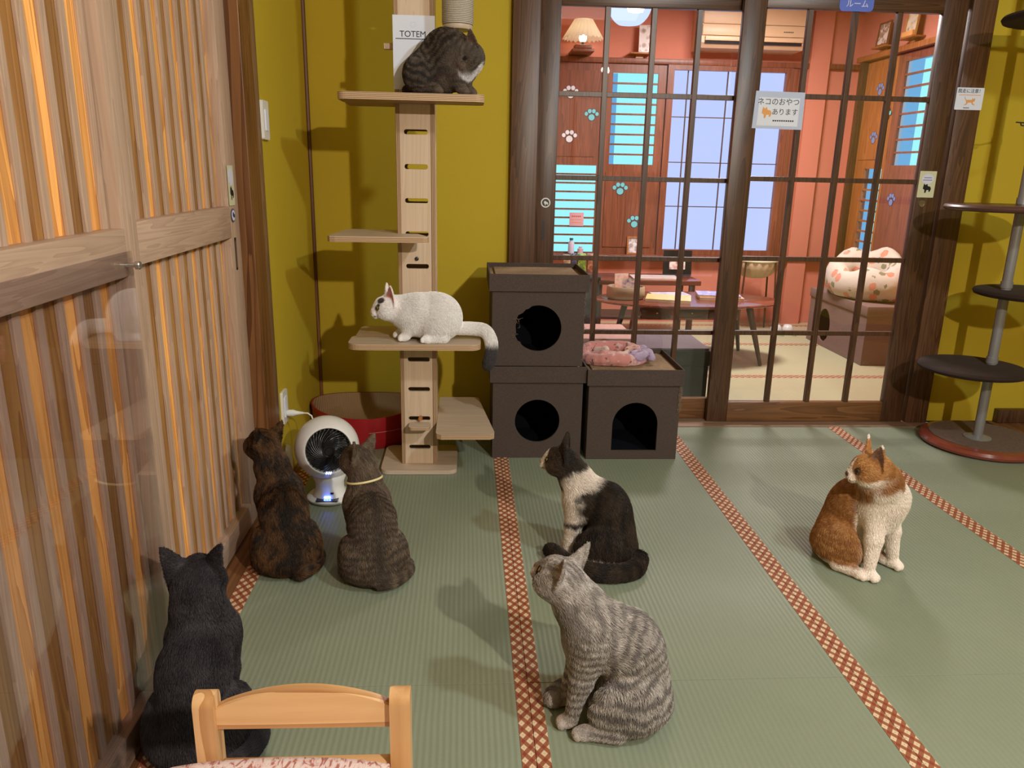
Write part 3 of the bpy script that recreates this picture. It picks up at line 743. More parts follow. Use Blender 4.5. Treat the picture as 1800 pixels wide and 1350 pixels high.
# ---------------------------------------------------------------- small wooden chair in front
def chair():
    X0, X1, Yb = -.392, -.080, .985      # outer edges of the back posts
    t = thing('child_chair', ((X0 + X1) / 2, .86, 0), 'small pine child chair with curved top rail and pink patterned cushion', 'chair')
    pw = .030
    for a in (X0, X1 - pw):
        bm = B()
        prof = [(Yb - .020, .001), (Yb + .014, .001), (Yb + .014, .50)] + [(Yb - .003 + .017 * math.cos(q), .510 + .018 * math.sin(q)) for q in [PI * k / 10 for k in range(11)]] + [(Yb - .020, .50)]
        prism(bm, prof, [], pw, frame3((a, 0, 0), (0, 1, 0), (0, 0, 1)))
        bmesh.ops.bevel(bm, geom=[e for e in bm.edges if e.calc_face_angle(0) > 1.2], offset=.003, segments=2, affect='EDGES')
        obj('leg', bm, M['pinez'], t, smooth=40)
    # curved top rail
    n = 20; top = []
    for k in range(n + 1):
        u = k / n; x = X0 + pw + (X1 - X0 - 2 * pw) * u
        top.append((x, .502 + .030 * math.sin(PI * u) ** .8))
    pts = [(X0 + pw, .468)] + [(X1 - pw, .466)] + top[::-1]
    bm = B(); prism(bm, pts, [], .016, FYM(Yb + .006))
    bmesh.ops.bevel(bm, geom=[e for e in bm.edges if e.calc_face_angle(0) > 1.0 and abs((e.verts[0].co - e.verts[1].co).y) < .001], offset=.0025, segments=2, affect='EDGES')
    obj('top_rail', bm, M['pine'], t, smooth=40)
    bxo('lower_rail', M['pine'], t, X0 + pw, X1 - pw, Yb - .012, Yb + .006, .372, .405, bev=.003)
    for a in (X0 + .004, X1 - pw - .004 + .002):
        bxo('leg', M['pinez'], t, a, a + .028, .72, .75, .001, .3735, bev=.003)
    bxo('seat', M['pine'], t, X0 - .005, X1 + .005, .70, Yb - .021, .374, .392, bev=.004)
    def cush():
        g = G('cushion_cloth'); v = g.coords(scale=(1, .35, 1), rot=(0, 0, .2))
        n1 = g.noise(v, 70, 3, .6, 2); c = g.ramp(n1, [(.40, (.42, .16, .13)), (.47, (.70, .52, .50)), (.55, (.74, .62, .60))])
        return g.bsdf(c, .8, .2, 0, g.bump(g.noise(g.coords(), 220, 3), .5, .002))
    bm = B(); nx, ny = 32, 24; g_ = []
    cx_, cy_ = -.275, .842; wx, wy = .182, .130
    for s_ in (1, -1):
        rows = []
        for j in range(ny + 1):
            row = []
            for i in range(nx + 1):
                u, v = -1 + 2 * i / nx, -1 + 2 * j / ny
                q = math.sqrt(max(0, (1 - abs(u) ** 3.2))) * math.sqrt(max(0, (1 - abs(v) ** 3.2)))
                x = cx_ + wx * u * (1 - .10 * v * v); y = cy_ + wy * v * (1 - .10 * u * u)
                row.append(bm.verts.new((x, y, .414 + s_ * .021 * q ** .6)))
            rows.append(row)
        for j in range(ny):
            for i in range(nx): bm.faces.new((rows[j][i], rows[j][i + 1], rows[j + 1][i + 1], rows[j + 1][i]))
    bmesh.ops.remove_doubles(bm, verts=bm.verts, dist=1e-5)
    cz = obj('cushion', bm, cush(), t, smooth=60)
chair()
# ================================================================ the lounge behind the glass doors
bm = B(); box(bm, .02, 3.35, 3.951, 6.75, -.05, -.0005)
LT = G('lounge_tatami'); _v = LT.coords(scale=(1, .06, 1)); _c = LT.mix(LT.noise(_v, 400, 3), (.40, .40, .24), (.52, .50, .31))
lf = tag(obj('floor_lounge', bm, LT.bsdf(_c, .5, .35)), kind='structure')
lbm = border('lounge_border', 'x', 0)
for y in (3.99, 4.74, 5.70, 6.45): bxo('tatami_border', lbm, lf, .30, 3.199, y - .03, y + .03, -.0004, .0012)
bm = B()
BWY = 6.6
# back wall with openings left closed by shutters: wall below, above and right of them
box(bm, .10, 3.3, BWY, BWY + .12, 0, .56); box(bm, .10, 3.3, BWY, BWY + .12, 2.10, 2.6); box(bm, 2.64, 3.3, BWY, BWY + .12, .56, 2.10); box(bm, .10, .30, BWY, BWY + .12, .56, 2.10)
box(bm, 2.77, 2.93, BWY - .06, BWY, 0, 2.6)
tag(obj('wall_lounge_back', bm, M['pink']), kind='structure')
bm = B()
box(bm, 3.2, 3.32, 3.951, 6.6, 0, .60); box(bm, 3.2, 3.32, 3.951, 6.6, 2.13, 2.6); box(bm, 3.2, 3.32, 6.42, 6.6, .60, 2.13); box(bm, 3.2, 3.32, 3.951, 5.36, .60, 2.13)
tag(obj('wall_lounge_right', bm, M['pink']), kind='structure')
tag(bxo('wall_lounge_left', M['pink'], None, .10, .22, 3.951, 6.6, 0, 2.6), kind='structure')
tag(bxo('ceiling_lounge', M['ceil'], None, .10, 3.32, 3.951, 6.72, 2.6, 2.66), kind='structure')
tag(bxo('trim_9', M['shut'], None, .22, 3.199, BWY - .045, BWY - .001, 2.10, 2.14, bev=.003), kind='structure')
tag(bxo('trim_10', M['shut'], None, .22, 3.199, BWY - .075, BWY - .001, .55, .585, bev=.003), kind='structure')
tag(bxo('trim_11', M['shuto'], None, 3.13, 3.199, 5.30, 6.50, 2.14, 2.18, bev=.003), kind='structure')
tag(bxo('trim_12', M['shut'], None, 2.645, 2.70, BWY - .03, BWY - .0005, .586, 2.099, bev=.003), kind='structure')
tag(bxo('trim_13', M['wdark'], None, 3.13, 3.199, 6.39, 6.44, .60, 2.139, bev=.003), kind='structure')
# daylight panes
CY = emit('daylight_cyan', (.34, .92, .98), 1.2)
SH = emit('daylight_paper', (.50, .60, 1.0), 1.25)
BL = emit('daylight_blue', (.16, .48, .86), 1.0)
def paw(parent, o, ux, s, mat, nrm):
    """paw print sticker: pad and four toes; o centre, ux horizontal axis, nrm outward"""
    Mx = frame3(o, ux, (0, 0, 1))
    sgn = 1 if (Vector(ux).cross(Vector((0, 0, 1)))).dot(Vector(nrm)) > 0 else -1
    for m_, g_, t_ in ((M['navy'], 1.16, .0004), (mat, 1.0, .0009)):
        bm = B()
        for x, z, r in ((0, -.30, .46), (-.78, .18, .26), (-.30, .56, .28), (.30, .56, .28), (.78, .18, .26)):
            prism(bm, circ(x * s, z * s, r * s * g_ + (.001 if g_ > 1 else 0), 18, r * s * g_ * (1.05 if x else .95)), [], t_ * sgn, Mx)
        obj('paw_sticker', bm, m_, parent)
PAWW = plain('paw_white', (.80, .86, .86), .4); PAWC = plain('paw_cyan', (.18, .62, .66), .4); PAWB = plain('paw_blue', (.20, .28, .50), .4)
def shutter(n, axis, a0, a1, z0, z1, lv0, lv1, la0, la1, nl, pos, paws, glassm, wm, second=None):
    """window shutter with a louvred half; axis 'x' lies in the back wall, 'y' in the right wall"""
    r = thing('window_%d' % n, ((a0 + a1) / 2, pos, z0) if axis == 'x' else (pos, (a0 + a1) / 2, z0), kind='structure')
    Mx = FYM(pos) if axis == 'x' else frame3((pos, 0, 0), (0, 1, 0), (0, 0, 1))
    t = .022
    outer = [(a0, z0), (a1, z0), (a1, z1), (a0, z1)]
    hole = [(la0, lv0), (la1, lv0), (la1, lv1), (la0, lv1)]
    def place(bm): return bm
    T_ = Matrix.Identity(4)
    bm = B(); prism(bm, outer, [hole], t if axis == 'x' else -t, Mx); obj('frame', bm, wm, r)
    # raised inner panel
    pz = (z0 + .06, lv0 - .06) if lv0 - z0 > .3 else (lv1 + .07, z1 - .06)
    if pz[1] - pz[0] > .1:
        bm = B(); prism(bm, rrect(a0 + .05, a1 - .05, pz[0], pz[1], .004), [], (t + .006) if axis == 'x' else -(t + .006), Mx); obj('panel', bm, wm, r)
    bm = B(); h = (lv1 - lv0) / nl
    for k in range(1, nl):
        z = lv0 + k * h
        q = [(la0, z - .007), (la1, z - .007), (la1, z + .007), (la0, z + .007)]
        prism(bm, q, [], .018 if axis == 'x' else -.018, Mx)
    obj('louvres', bm, wm, r)
    d = .05
    bm = B()
    if axis == 'x': box(bm, la0 - .04, la1 + .04, pos + .045, pos + .055, lv0 - .04, lv1 + .04)
    else: box(bm, pos + .045, pos + .055, la0 - .04, la1 + .04, lv0 - .04, lv1 + .04)
    obj('pane', bm, glassm, r)
    if second:
        bm = B(); w_ = (la1 - la0) * .13
        if axis == 'x': box(bm, la0 - .0, la0 + w_, pos + .035, pos + .040, lv0, lv1)
        else:
            box(bm, pos + .030, pos + .036, la0 + (la1 - la0) * .30, la0 + (la1 - la0) * .62, lv0, lv1)
        obj('curtain_strip', bm, second, r)
    for (a, z, s, m_) in paws:
        if axis == 'x': paw(r, (a, pos - t - .0065, z), (1, 0, 0), s, m_, (0, -1, 0))
        else: paw(r, (pos - t - .0065, a, z), (0, -1, 0), s, m_, (-1, 0, 0))
    return r
shutter(1, 'x', .305, 1.10, .586, 2.099, .60, 1.308, .40, 1.075, 10, BWY, [(.835, 1.871, .060, PAWW), (1.013, 1.701, .056, PAWC), (.838, 1.531, .060, PAWW)], CY, M['shut'])
w2 = shutter(2, 'x', 1.104, 1.612, .586, 2.099, 1.323, 2.030, 1.175, 1.546, 9, BWY, [(1.281, 1.124, .062, PAWC), (1.418, .855, .060, PAWC)], CY, M['shut'], BL)
w3 = shutter(3, 'y', 5.93, 6.385, .601, 2.129, .68, 1.325, 5.96, 6.23, 8, 3.2, [(6.14, 1.911, .055, PAWB), (5.985, 1.72, .055, PAWC), (6.14, 1.556, .055, PAWB)], BL, M['shuto'], CY)
w4 = shutter(4, 'y', 5.37, 5.926, .601, 2.129, 1.35, 2.075, 5.42, 5.83, 8, 3.2, [(5.75, 1.10, .055, PAWB)], BL, M['shut'], CY)
# paper screen window
r = thing('window_5', (2.13, BWY, .586), kind='structure')
bm = B(); prism(bm, [(1.616, .586), (2.642, .586), (2.642, 2.099), (1.616, 2.099)], [[(1.668, .632), (2.592, .632), (2.592, 2.062), (1.668, 2.062)]], .045, FYM(BWY)); obj('frame', bm, M['shut'], r)
bxo('paper_pane', SH, r, 1.64, 2.62, BWY + .012, BWY + .016, .60, 2.09)
bm = B()
for x in (1.792, 1.852, 2.122, 2.19, 2.28): box(bm, x - .004, x + .004, BWY - .004, BWY + .010, .633, 2.061)
for z in (.632 + .358, .632 + .716, .632 + 1.074): box(bm, 1.669, 2.591, BWY - .003, BWY + .009, z - .0035, z + .0035)
obj('lattice', bm, M['wdark'], r)
# signs on the shutters
s = thing('pink_note', (.93, 6.56, .81), 'small pink notice hung on the bright louvres of the lounge window', 'sign')
bm = B(); prism(bm, rrect(.865, .985, .815, .925, .004), [], .002, FYM(6.574)); obj('paper', bm, plain('pink_paper', (.75, .45, .50), .6), s)
dashes(s, .885, .965, .895, 6.5715, .010, plain('red_ink', (.6, .1, .1), .6), 5); dashes(s, .88, .97, .868, 6.5715, .005, M['orange_ink'], 9); dashes(s, .88, .97, .845, 6.5715, .005, M['orange_ink'], 9)

# air conditioner
t = thing('air_conditioner', (2.23, 6.34, 2.20), 'beige wall air conditioner above the paper screen window', 'air conditioner')
beige = plain('aged_beige_plastic', (.72, .50, .30), .4, .4)
X0, X1 = 1.80, 2.625
bm = B(); prism(bm, [(6.598, 2.20), (6.38, 2.205), (6.34, 2.24), (6.33, 2.50), (6.36, 2.53), (6.598, 2.535)], [], X1 - X0, frame3((X0, 0, 0), (0, 1, 0), (0, 0, 1))); obj('body', bm, beige, t, smooth=30)
bxo('front_panel', beige, t, X0 + .005, X1 - .005, 6.322, 6.3295, 2.372, 2.525, bev=.003)
bxo('lower_panel', beige, t, X0 + .005, X1 - .005, 6.324, 6.3330, 2.290, 2.366, bev=.002)
bxo('flap', beige, t, X0 + .03, X1 - .03, 6.318, 6.336, 2.252, 2.284, bev=.002)
bxo('outlet_slot', M['ink'], t, X0 + .03, X1 - .03, 6.3345, 6.35, 2.232, 2.250)
dashes(t, 2.44, 2.52, 2.325, 6.3235, .008, M['dkmetal'], 6, 'badge')

# hanging globe lamp
t = thing('globe_lamp', (1.012, 5.2, 2.14), 'bright white hanging globe lamp in the lounge', 'lamp')
def globe_mat():
    g = G('lamp_globe'); lw = g.node('ShaderNodeLayerWeight', Blend=.5)
    e = g.node('ShaderNodeEmission', Color=(.52, .64, 1.0, 1), Strength=1.5)
    g.nt.links.new(e.outputs[0], g.out.inputs[0]); return g.m
bm = B(); prof = []
for k in range(25):
    a = PI * k / 24; prof.append((max(0, .135 * math.sin(a)), -.135 * math.cos(a) if abs(math.cos(a)) < .86 else -.116 * (1 if math.cos(a) > 0 else -1)))
lathe(bm, prof, c=(1.012, 5.2, 2.27), n=48); obj('globe', bm, globe_mat(), t, smooth=50)
bm = B(); lathe(bm, [(0, -.045), (.045, -.038), (.058, 0), (.04, .03), (0, .045)], c=(1.02, 5.062, 2.238), n=32, sy=.12); obj('bulb_glow', bm, emit('bulb_white', (1, 1, 1), 9), t, smooth=60)
bm = B(); tube(bm, [(1.012, 5.2, 2.386), (1.012, 5.2, 2.599)], .006, 8); obj('stem', bm, M['dkmetal'], t)
# pleated wall lamp on a little ledge
t = thing('pleated_lamp', (.93, 6.50, 2.14), 'lamp with pleated cream shade standing on the ledge of the lounge wall', 'lamp')
def pleat(r0, z0, r1, z1, n, scal):
    bm = B(); A = []; C = []
    for k in range(2 * n):
        a = 2 * PI * k / (2 * n); o = 1.0 if k % 2 else .955
        A.append(bm.verts.new((.895 + r0 * o * math.cos(a), 6.42 + r0 * o * math.sin(a), z0 - (scal if k % 2 else 0)))); C.append(bm.verts.new((.895 + r1 * o * math.cos(a), 6.42 + r1 * o * math.sin(a), z1)))
    for k in range(2 * n): bm.faces.new((A[k], A[(k + 1) % (2 * n)], C[(k + 1) % (2 * n)], C[k]))
    return bm
def shade_mat():
    g = G('pleated_shade'); p = g.node('ShaderNodeBsdfPrincipled'); tl = g.node('ShaderNodeBsdfTranslucent', Color=(.95, .85, .62, 1))
    p.inputs['Base Color'].default_value = (.88, .82, .68, 1); p.inputs['Roughness'].default_value = .7
    mx = g.node('ShaderNodeMixShader', i0=.5, i1=p.outputs[0], i2=tl.outputs[0]); g.nt.links.new(mx.outputs[0], g.out.inputs[0]); return g.m
o = obj('lamp_shade', pleat(.162, 2.255, .072, 2.385, 26, .014), shade_mat(), t)
bm = B(); lathe(bm, [(0, 0), (.022, .006), (.030, .03), (.024, .055), (.010, .07), (0, .072)], c=(.895, 6.42, 2.225), n=24); obj('bulb', bm, emit('lamp_bulb_warm', (1, .86, .64), 20), t, smooth=60)
bxo('base', M['shut'], t, .83, .96, 6.36, 6.48, 2.172, 2.20, bev=.004)
bxo('bracket', M['shut'], t, .81, .98, 6.36, 6.598, 2.150, 2.1715, bev=.003)
bm = B(); tube(bm, [(.895, 6.42, 2.20), (.895, 6.42, 2.23)], .010, 10); obj('stem', bm, M['dkmetal'], t)

# picture ledges
def photo_mat(name, seed, a, b, c):
    g = G(name); v = g.coords(loc=(seed, 0, seed)); n = g.node('ShaderNodeTexVoronoi', Vector=v, Scale=26)
    nn = g.noise(v, 40, 3)
    f = g.math('ADD', g.math('MULTIPLY', n.outputs[0], .8), g.math('MULTIPLY', nn, .4))
    return g.bsdf(g.ramp(f, [(.25, a), (.5, b), (.7, c)]), .35, .4)
def picture(name, label, c, w, h, facing, pm, fm, bw=.012, tilt=.10, group=None):
    """framed picture leaning back a little; c is its bottom centre"""
    r = thing(name, c, label, 'picture', group)
    yaw = {'y': 0, 'x': -PI / 2}[facing]
    R = Matrix.Translation(c) @ Matrix.Rotation(yaw, 4, 'Z') @ Matrix.Rotation(-tilt, 4, 'X')
    Q = R @ frame3((0, 0, 0), (1, 0, 0), (0, 0, 1))
    bm = B(); prism(bm, [(-w / 2, 0), (w / 2, 0), (w / 2, h), (-w / 2, h)], [[(-w / 2 + bw, bw), (w / 2 - bw, bw), (w / 2 - bw, h - bw), (-w / 2 + bw, h - bw)]], .014, Q); obj('frame', bm, fm, r)
    bm = B(); prism(bm, [(-w / 2 + bw, bw), (w / 2 - bw, bw), (w / 2 - bw, h - bw), (-w / 2 + bw, h - bw)], [], .006, Q); obj('photo', bm, pm, r)
    return r
def ledge(c, w, facing, label):
    r = thing('wall_ledge', c, label, 'shelf')
    if facing == 'y': a = (c[0] - w / 2, c[0] + w / 2, c[1], 6.598)
    else: a = (c[0], 3.199, c[1] - w / 2, c[1] + w / 2)
    bxo('board', M['shuto'], r, *a, c[2], c[2] + .012, bev=.002)
    if facing == 'y': bxo('bracket', M['shuto'], r, c[0] - .03, c[0] + .03, 6.56, 6.598, c[2] - .03, c[2] - .0005)
    else: bxo('bracket', M['shuto'], r, 3.16, 3.199, c[1] - .03, c[1] + .03, c[2] - .03, c[2] - .0005)
ledge((1.375, 6.50, 2.165), .17, 'y', 'small wooden ledge on the lounge wall beside the pleated lamp')
picture('tall_picture', 'tall grey and white picture on the small ledge above the louvred window', (1.405, 6.52, 2.178), .10, .20, 'y', photo_mat('photo_grey', 3, (.25, .22, .2), (.5, .35, .3), (.8, .75, .7)), M['white'], .004)
ledge((3.10, 6.13, 2.205), .20, 'x', 'wooden ledge on the right lounge wall, nearer the corner')
picture('cat_photo', 'framed cat photo on the right wall ledge nearer the corner', (3.135, 6.13, 2.218), .17, .17, 'x', photo_mat('photo_cat', 5, (.75, .65, .5), (.30, .16, .09), (.85, .78, .68)), M['shut'])
ledge((3.10, 5.76, 2.215), .20, 'x', 'wooden ledge on the right lounge wall, nearer the glass doors')
p_ = picture('sketch_picture', 'pale sketch of a cat on the right wall ledge nearer the doors', (3.135, 5.75, 2.228), .15, .22, 'x', photo_mat('photo_sketch', 9, (.12, .08, .05), (.72, .62, .42), (.85, .76, .58)), plain('gold_frame', (.55, .30, .08), .4), .006)
bxo('orange_stand', M['orange_ink'], p_, 3.105, 3.122, 5.68, 5.82, 2.228, 2.262, bev=.002)
picture('desk_photo', 'small orange framed photo standing on the window ledge', (1.425, 6.56, .586), .125, .15, 'y', photo_mat('photo_desk', 2, (.8, .55, .45), (.35, .3, .3), (.8, .8, .8)), M['shuto'], .014)

# ---------------------------------------------------------------- lounge furniture
C_ = (1.545, 5.26)
t = thing('oval_table', (*C_, 0), 'low oval dark red wooden table with splayed legs in the lounge', 'table')
bm = B(); lathe(bm, [(0, -.010), (.97, -.010), (1.0, -.004), (1.0, .004), (.985, .010), (0, .010)], c=(*C_, .410), n=72, sx=.655, sy=.335); obj('tabletop', bm, M['redwood'], t, smooth=40)
bxo('drawer_box', M['redwood'], t, 1.20, 1.86, 5.10, 5.42, .300, .3995, bev=.002)
for k, x in enumerate((1.29, 1.53, 1.75)):
    d = bxo('drawer', M['wdarkx'], t, x - .10, x + .10, 5.088, 5.0995, .312, .388, bev=.002)
    bm = B(); lathe(bm, [(0, 0), (.008, .003), (.006, .012), (0, .014)], n=16, M=Matrix.Translation((x, 5.0875, .35)) @ Matrix.Rotation(PI / 2, 4, 'X')); obj('knob', bm, M['steel'], d, smooth=60)
for a, b in (((1.925, 5.09), (2.015, 5.015)), ((1.94, 5.42), (2.02, 5.475)), ((1.15, 5.09), (1.07, 5.02)), ((1.15, 5.42), (1.07, 5.48))):
    bm = B(); tube(bm, [(b[0], b[1], .003), (a[0] * .5 + b[0] * .5, a[1] * .5 + b[1] * .5, .2), (a[0], a[1], .3995)], [.012, .019, .025], 12); obj('leg', bm, M['wdark'], t, smooth=50)
# magazines on it
def book(label, c, w, d, h, rot, cover, page, name='magazine', group=None, cat='magazine'):
    r = thing(name, c, label, cat, group)
    R = Matrix.Translation(c) @ Matrix.Rotation(rot, 4, 'Z')
    bm = B(); box(bm, -w / 2, w / 2, -d / 2, d / 2, 0, h * .8, M=R); obj('pages', bm, page, r)
    bm = B(); box(bm, -w / 2 - .001, w / 2 + .001, -d / 2 - .001, d / 2 + .001, h * .8 + .0003, h, M=R); obj('cover', bm, cover, r)
    return r
PG = plain('page_edge', (.72, .62, .45), .7)
def cover(name, seed, cs, sc=22):
    g = G(name); v = g.coords(loc=(seed, seed * .5, 0)); n = g.node('ShaderNodeTexVoronoi', Vector=v, Scale=sc)
    return g.bsdf(g.ramp(g.math('ADD', g.math('MULTIPLY', n.outputs[0], .7), g.math('MULTIPLY', g.noise(v, 60, 3), .4)), [(i / (len(cs) - 1) * .6 + .2, c) for i, c in enumerate(cs)]), .25, .5)
TB = .4203
book('thick yellow book lying on the oval table beside the basket', (1.39, 5.19, TB), .30, .24, .020, -.28, cover('yellow_cover', 1, [(.80, .60, .12), (.72, .66, .35), (.85, .7, .2)]), PG)
book('blue and white magazine behind the yellow book on the oval table', (1.46, 5.42, TB), .26, .16, .008, .1, cover('blue_cover', 2, [(.35, .42, .75), (.7, .7, .8), (.5, .5, .7)]), PG)
book('orange paperback at the bottom of the magazine pile on the oval table', (1.78, 5.29, TB), .30, .21, .018, -.14, cover('orange_cover', 3, [(.75, .35, .15), (.8, .6, .4)]), PG)
book('pink and blue magazine at the top of the pile on the oval table', (1.77, 5.30, TB + .0185), .29, .20, .014, -.20, cover('pink_cover', 4, [(.75, .42, .55), (.25, .35, .75), (.8, .65, .75)]), PG)
# fabric basket with leaflets
t = thing('fabric_basket', (1.10, 5.24, TB), 'round beige fabric basket standing on the left end of the oval table', 'basket')
bm = B(); lathe(bm, [(0, .002), (.118, .002), (.128, .01), (.133, .04), (.130, .082), (.124, .088), (.118, .082), (.118, .02), (0, .012)], c=(1.10, 5.24, TB), n=48, sy=.8); obj('body', bm, fabric('beige_felt', (.42, .33, .22), 200, .9, .4, .15), t, smooth=50)
for k, (x, y, w, h, rz, c1, c2, lab) in enumerate(((1.075, 5.26, .10, .155, .2, (.80, .42, .32), (.85, .7, .6), 'salmon and white leaflet standing in the fabric basket'), (1.12, 5.22, .09, .125, -.15, (.10, .10, .35), (.8, .7, .65), 'leaflet with dark blue figures standing in the fabric basket'), (1.15, 5.26, .08, .11, .3, (.6, .15, .08), (.75, .3, .15), 'short red leaflet standing in the fabric basket'))):
    r = thing('leaflet', (x, y, TB + .014), lab, 'leaflet', 'leaflets in the fabric basket')
    bm = B(); box(bm, -w / 2, w / 2, -.004, .004, 0, h, M=Matrix.Translation((x, y, TB + .014)) @ Matrix.Rotation(rz, 4, 'Z') @ Matrix.Rotation(-.12, 4, 'X')); obj('paper', bm, cover('leaflet_%d' % k, k + 5, [c1, c2, c1]), r)

# low console by the wall
t = thing('console_table', (1.38, 5.98, 0), 'low dark red console table against the lounge back wall', 'table')
bxo('tabletop', M['redwood'], t, .98, 1.80, 5.80, 6.22, .432, .468, bev=.004)
for x in (1.02, 1.74):
    for y in (5.84, 6.16): bxo('leg', M['wdark'], t, x - .02, x + .02, y - .02, y + .02, .001, .4315, bev=.002)
bxo('lower_shelf', M['wdarkx'], t, 1.045, 1.715, 5.83, 6.17, .16, .18)
book('open magazine lying on the low red console table', (1.47, 5.95, .4685), .36, .22, .010, -.05, cover('open_magazine', 8, [(.6, .55, .52), (.75, .7, .65), (.7, .5, .45)]), PG)
picture('dark_framed_photo', 'cat photo in a wide black frame on the red console table', (1.685, 6.10, .469), .23, .20, 'y', photo_mat('photo_cats2', 7, (.08, .05, .05), (.65, .4, .35), (.8, .75, .7)), M['black'], .05, .12)
# dark bin with things on it
t = thing('dark_storage_bin', (.86, 5.6, 0), 'dark grey lidded storage bin beside the oval table', 'bin')
dk = plain('dark_slate_plastic', (.035, .042, .045), .4)
bxo('body', dk, t, .70, .965, 5.52, 5.84, .001, .50, bev=.01); bxo('lid', dk, t, .69, .972, 5.51, 5.85, .5005, .53, bev=.006)
def bottle(name, label, c, r, h, mat, cap):
    b = thing(name, c, label, 'bottle'); bm = B(); lathe(bm, [(0, 0), (r, .003), (r, h * .7), (r * .5, h * .82), (r * .5, h * .88), (0, h * .88)], c=c, n=20); obj('body', bm, mat, b, smooth=40)
    bm = B(); lathe(bm, [(0, h * .881), (r * .6, h * .881), (r * .6, h), (0, h)], c=c, n=16); obj('cap', bm, cap, b, smooth=40)
bottle('spray_bottle', 'white bottle with a teal cap on the window ledge', (.885, 6.545, .586), .026, .13, M['lilac'], plain('teal_cap', (.02, .16, .22), .4))
bottle('small_bottle', 'small pinkish jar beside the teal capped bottle', (.965, 6.55, .586), .025, .06, plain('pink_jar', (.7, .5, .6), .3), M['lilac'])
for k, (x, w, h, c, lab) in enumerate(((.735, .05, .14, (.55, .40, .22), 'tan box on the dark storage bin'), (.785, .04, .15, (.10, .12, .25), 'navy box on the dark storage bin'), (.845, .06, .15, (.30, .50, .08), 'lime green box on the dark storage bin'), (.925, .075, .15, (.65, .30, .18), 'orange patterned box on the dark storage bin'))):
    tag(bxo('small_box', cover('carton_%d' % k, k + 11, [c, mul(c, .5), mul(c, 1.3)], 40), None, x - w / 2, x + w / 2, 5.62, 5.68, .5305, .5305 + h, bev=.002), lab, 'box', 'small boxes on the storage bin')
# basket stool in cream cloth
t = thing('cloth_hammock_stool', (2.38, 6.25, 0), 'cream gathered cloth hammock seat on a dark stand under the paper window', 'pet bed')
bm = B(); n = 60; prof = [(.165, .585), (.17, .57), (.160, .52), (.13, .475), (.08, .447), (0, .438)]
rings = [[bm.verts.new((2.38 + (r_ + (.006 * math.sin(k * 2 * PI / n * 17) if r_ > .05 else 0)) * math.cos(2 * PI * k / n), 6.25 + (r_ + (.006 * math.sin(k * 2 * PI / n * 17) if r_ > .05 else 0)) * math.sin(2 * PI * k / n), z_)) for k in range(n)] for r_, z_ in prof[:-1]]
for A, C in zip(rings[:-1], rings[1:]):
    for k in range(n): bm.faces.new((A[k], A[(k + 1) % n], C[(k + 1) % n], C[k]))
bm.faces.new(rings[-1])
obj('cloth_bowl', bm, fabric('cream_cloth', (.62, .48, .30), 120, .9, .3, .12), t, smooth=60)
bm = B(); tube(bm, [(2.38 + .172 * math.cos(a), 6.25 + .172 * math.sin(a), .588) for a in [2 * PI * k / 40 for k in range(40)]], .009, 8, closed=True); obj('hoop', bm, M['cream'], t, smooth=60)
for a in (.6, 2.5, 3.9, 5.5):
    bm = B(); tube(bm, [(2.38 + .172 * math.cos(a), 6.25 + .172 * math.sin(a), .583), (2.38 + .21 * math.cos(a), 6.25 + .21 * math.sin(a), .001)], .008, 8); obj('leg', bm, M['wdark'], t)

# storage bench with padded lid on the right
fb = fabric('mauve_bench_cloth', (.235, .155, .135), 260, .9, .3, .12)
t = thing('storage_bench', (2.96, 5.48, 0), 'mauve brown storage bench with an oval opening under a floral cat bed', 'bench')
bm = B(); prism(bm, [(5.04, .001), (5.93, .001), (5.93, .345), (5.04, .345)], [circ(5.66, .165, .10, 32, .125)], .010, frame3((2.735, 0, 0), (0, 1, 0), (0, 0, 1))); obj('side_panel', bm, fb, t)
bm = B(); box(bm, 2.7455, 3.195, 5.04, 5.05, .001, .345); box(bm, 2.7455, 3.195, 5.92, 5.93, .001, .345); box(bm, 3.185, 3.195, 5.05, 5.92, .001, .345); obj('end_panels', bm, fb, t)
bxo('lid', fb, t, 2.725, 3.198, 5.03, 5.94, .3455, .415, bev=.008)
def floral():
    g = G('floral_cloth'); v = g.coords()
    base = (.66, .60, .50)
    a = g.node('ShaderNodeTexVoronoi', Vector=v, Scale=9); n = g.noise(v, 28, 4, .6, 1)
    fl = g.math('LESS_THAN', g.math('ADD', a.outputs[0], g.math('MULTIPLY', n, .35)), .45)
    b = g.node('ShaderNodeTexVoronoi', Vector=g.coords(loc=(3.1, 1.7, .4)), Scale=11)
    lf_ = g.math('LESS_THAN', g.math('ADD', b.outputs[0], g.math('MULTIPLY', n, .5)), .50)
    col = g.mix(lf_, base, (.26, .26, .15)); col = g.mix(fl, col, g.mix(n, (.62, .20, .12), (.80, .42, .30)))
    return g.bsdf(col, .85, .2, 0, g.bump(g.noise(v, 14, 3), .5, .01))
t = thing('floral_cat_bed', (2.95, 5.48, .416), 'round floral patterned cat bed with orange roses on the storage bench', 'pet bed')
bm = B(); rings = []
for i in range(36):
    a = 2 * PI * i / 36; row = []
    hh = .105 + .06 * (math.cos(a - .6) * .5 + .5) + .012 * math.sin(a * 5)
    for j in range(16):
        q = 2 * PI * j / 16; rr = .18 + .068 * math.cos(q) + .006 * math.sin(a * 7 + q)
        row.append(bm.verts.new((2.935 + rr * 1.06 * math.cos(a), 5.50 + rr * 1.55 * math.sin(a), .4165 + hh + hh * math.sin(q))))
    rings.append(row)
for i in range(36):
    for j in range(16): bm.faces.new((rings[i][j], rings[(i + 1) % 36][j], rings[(i + 1) % 36][(j + 1) % 16], rings[i][(j + 1) % 16]))
FLM = floral(); obj('bolster', bm, FLM, t, smooth=80)
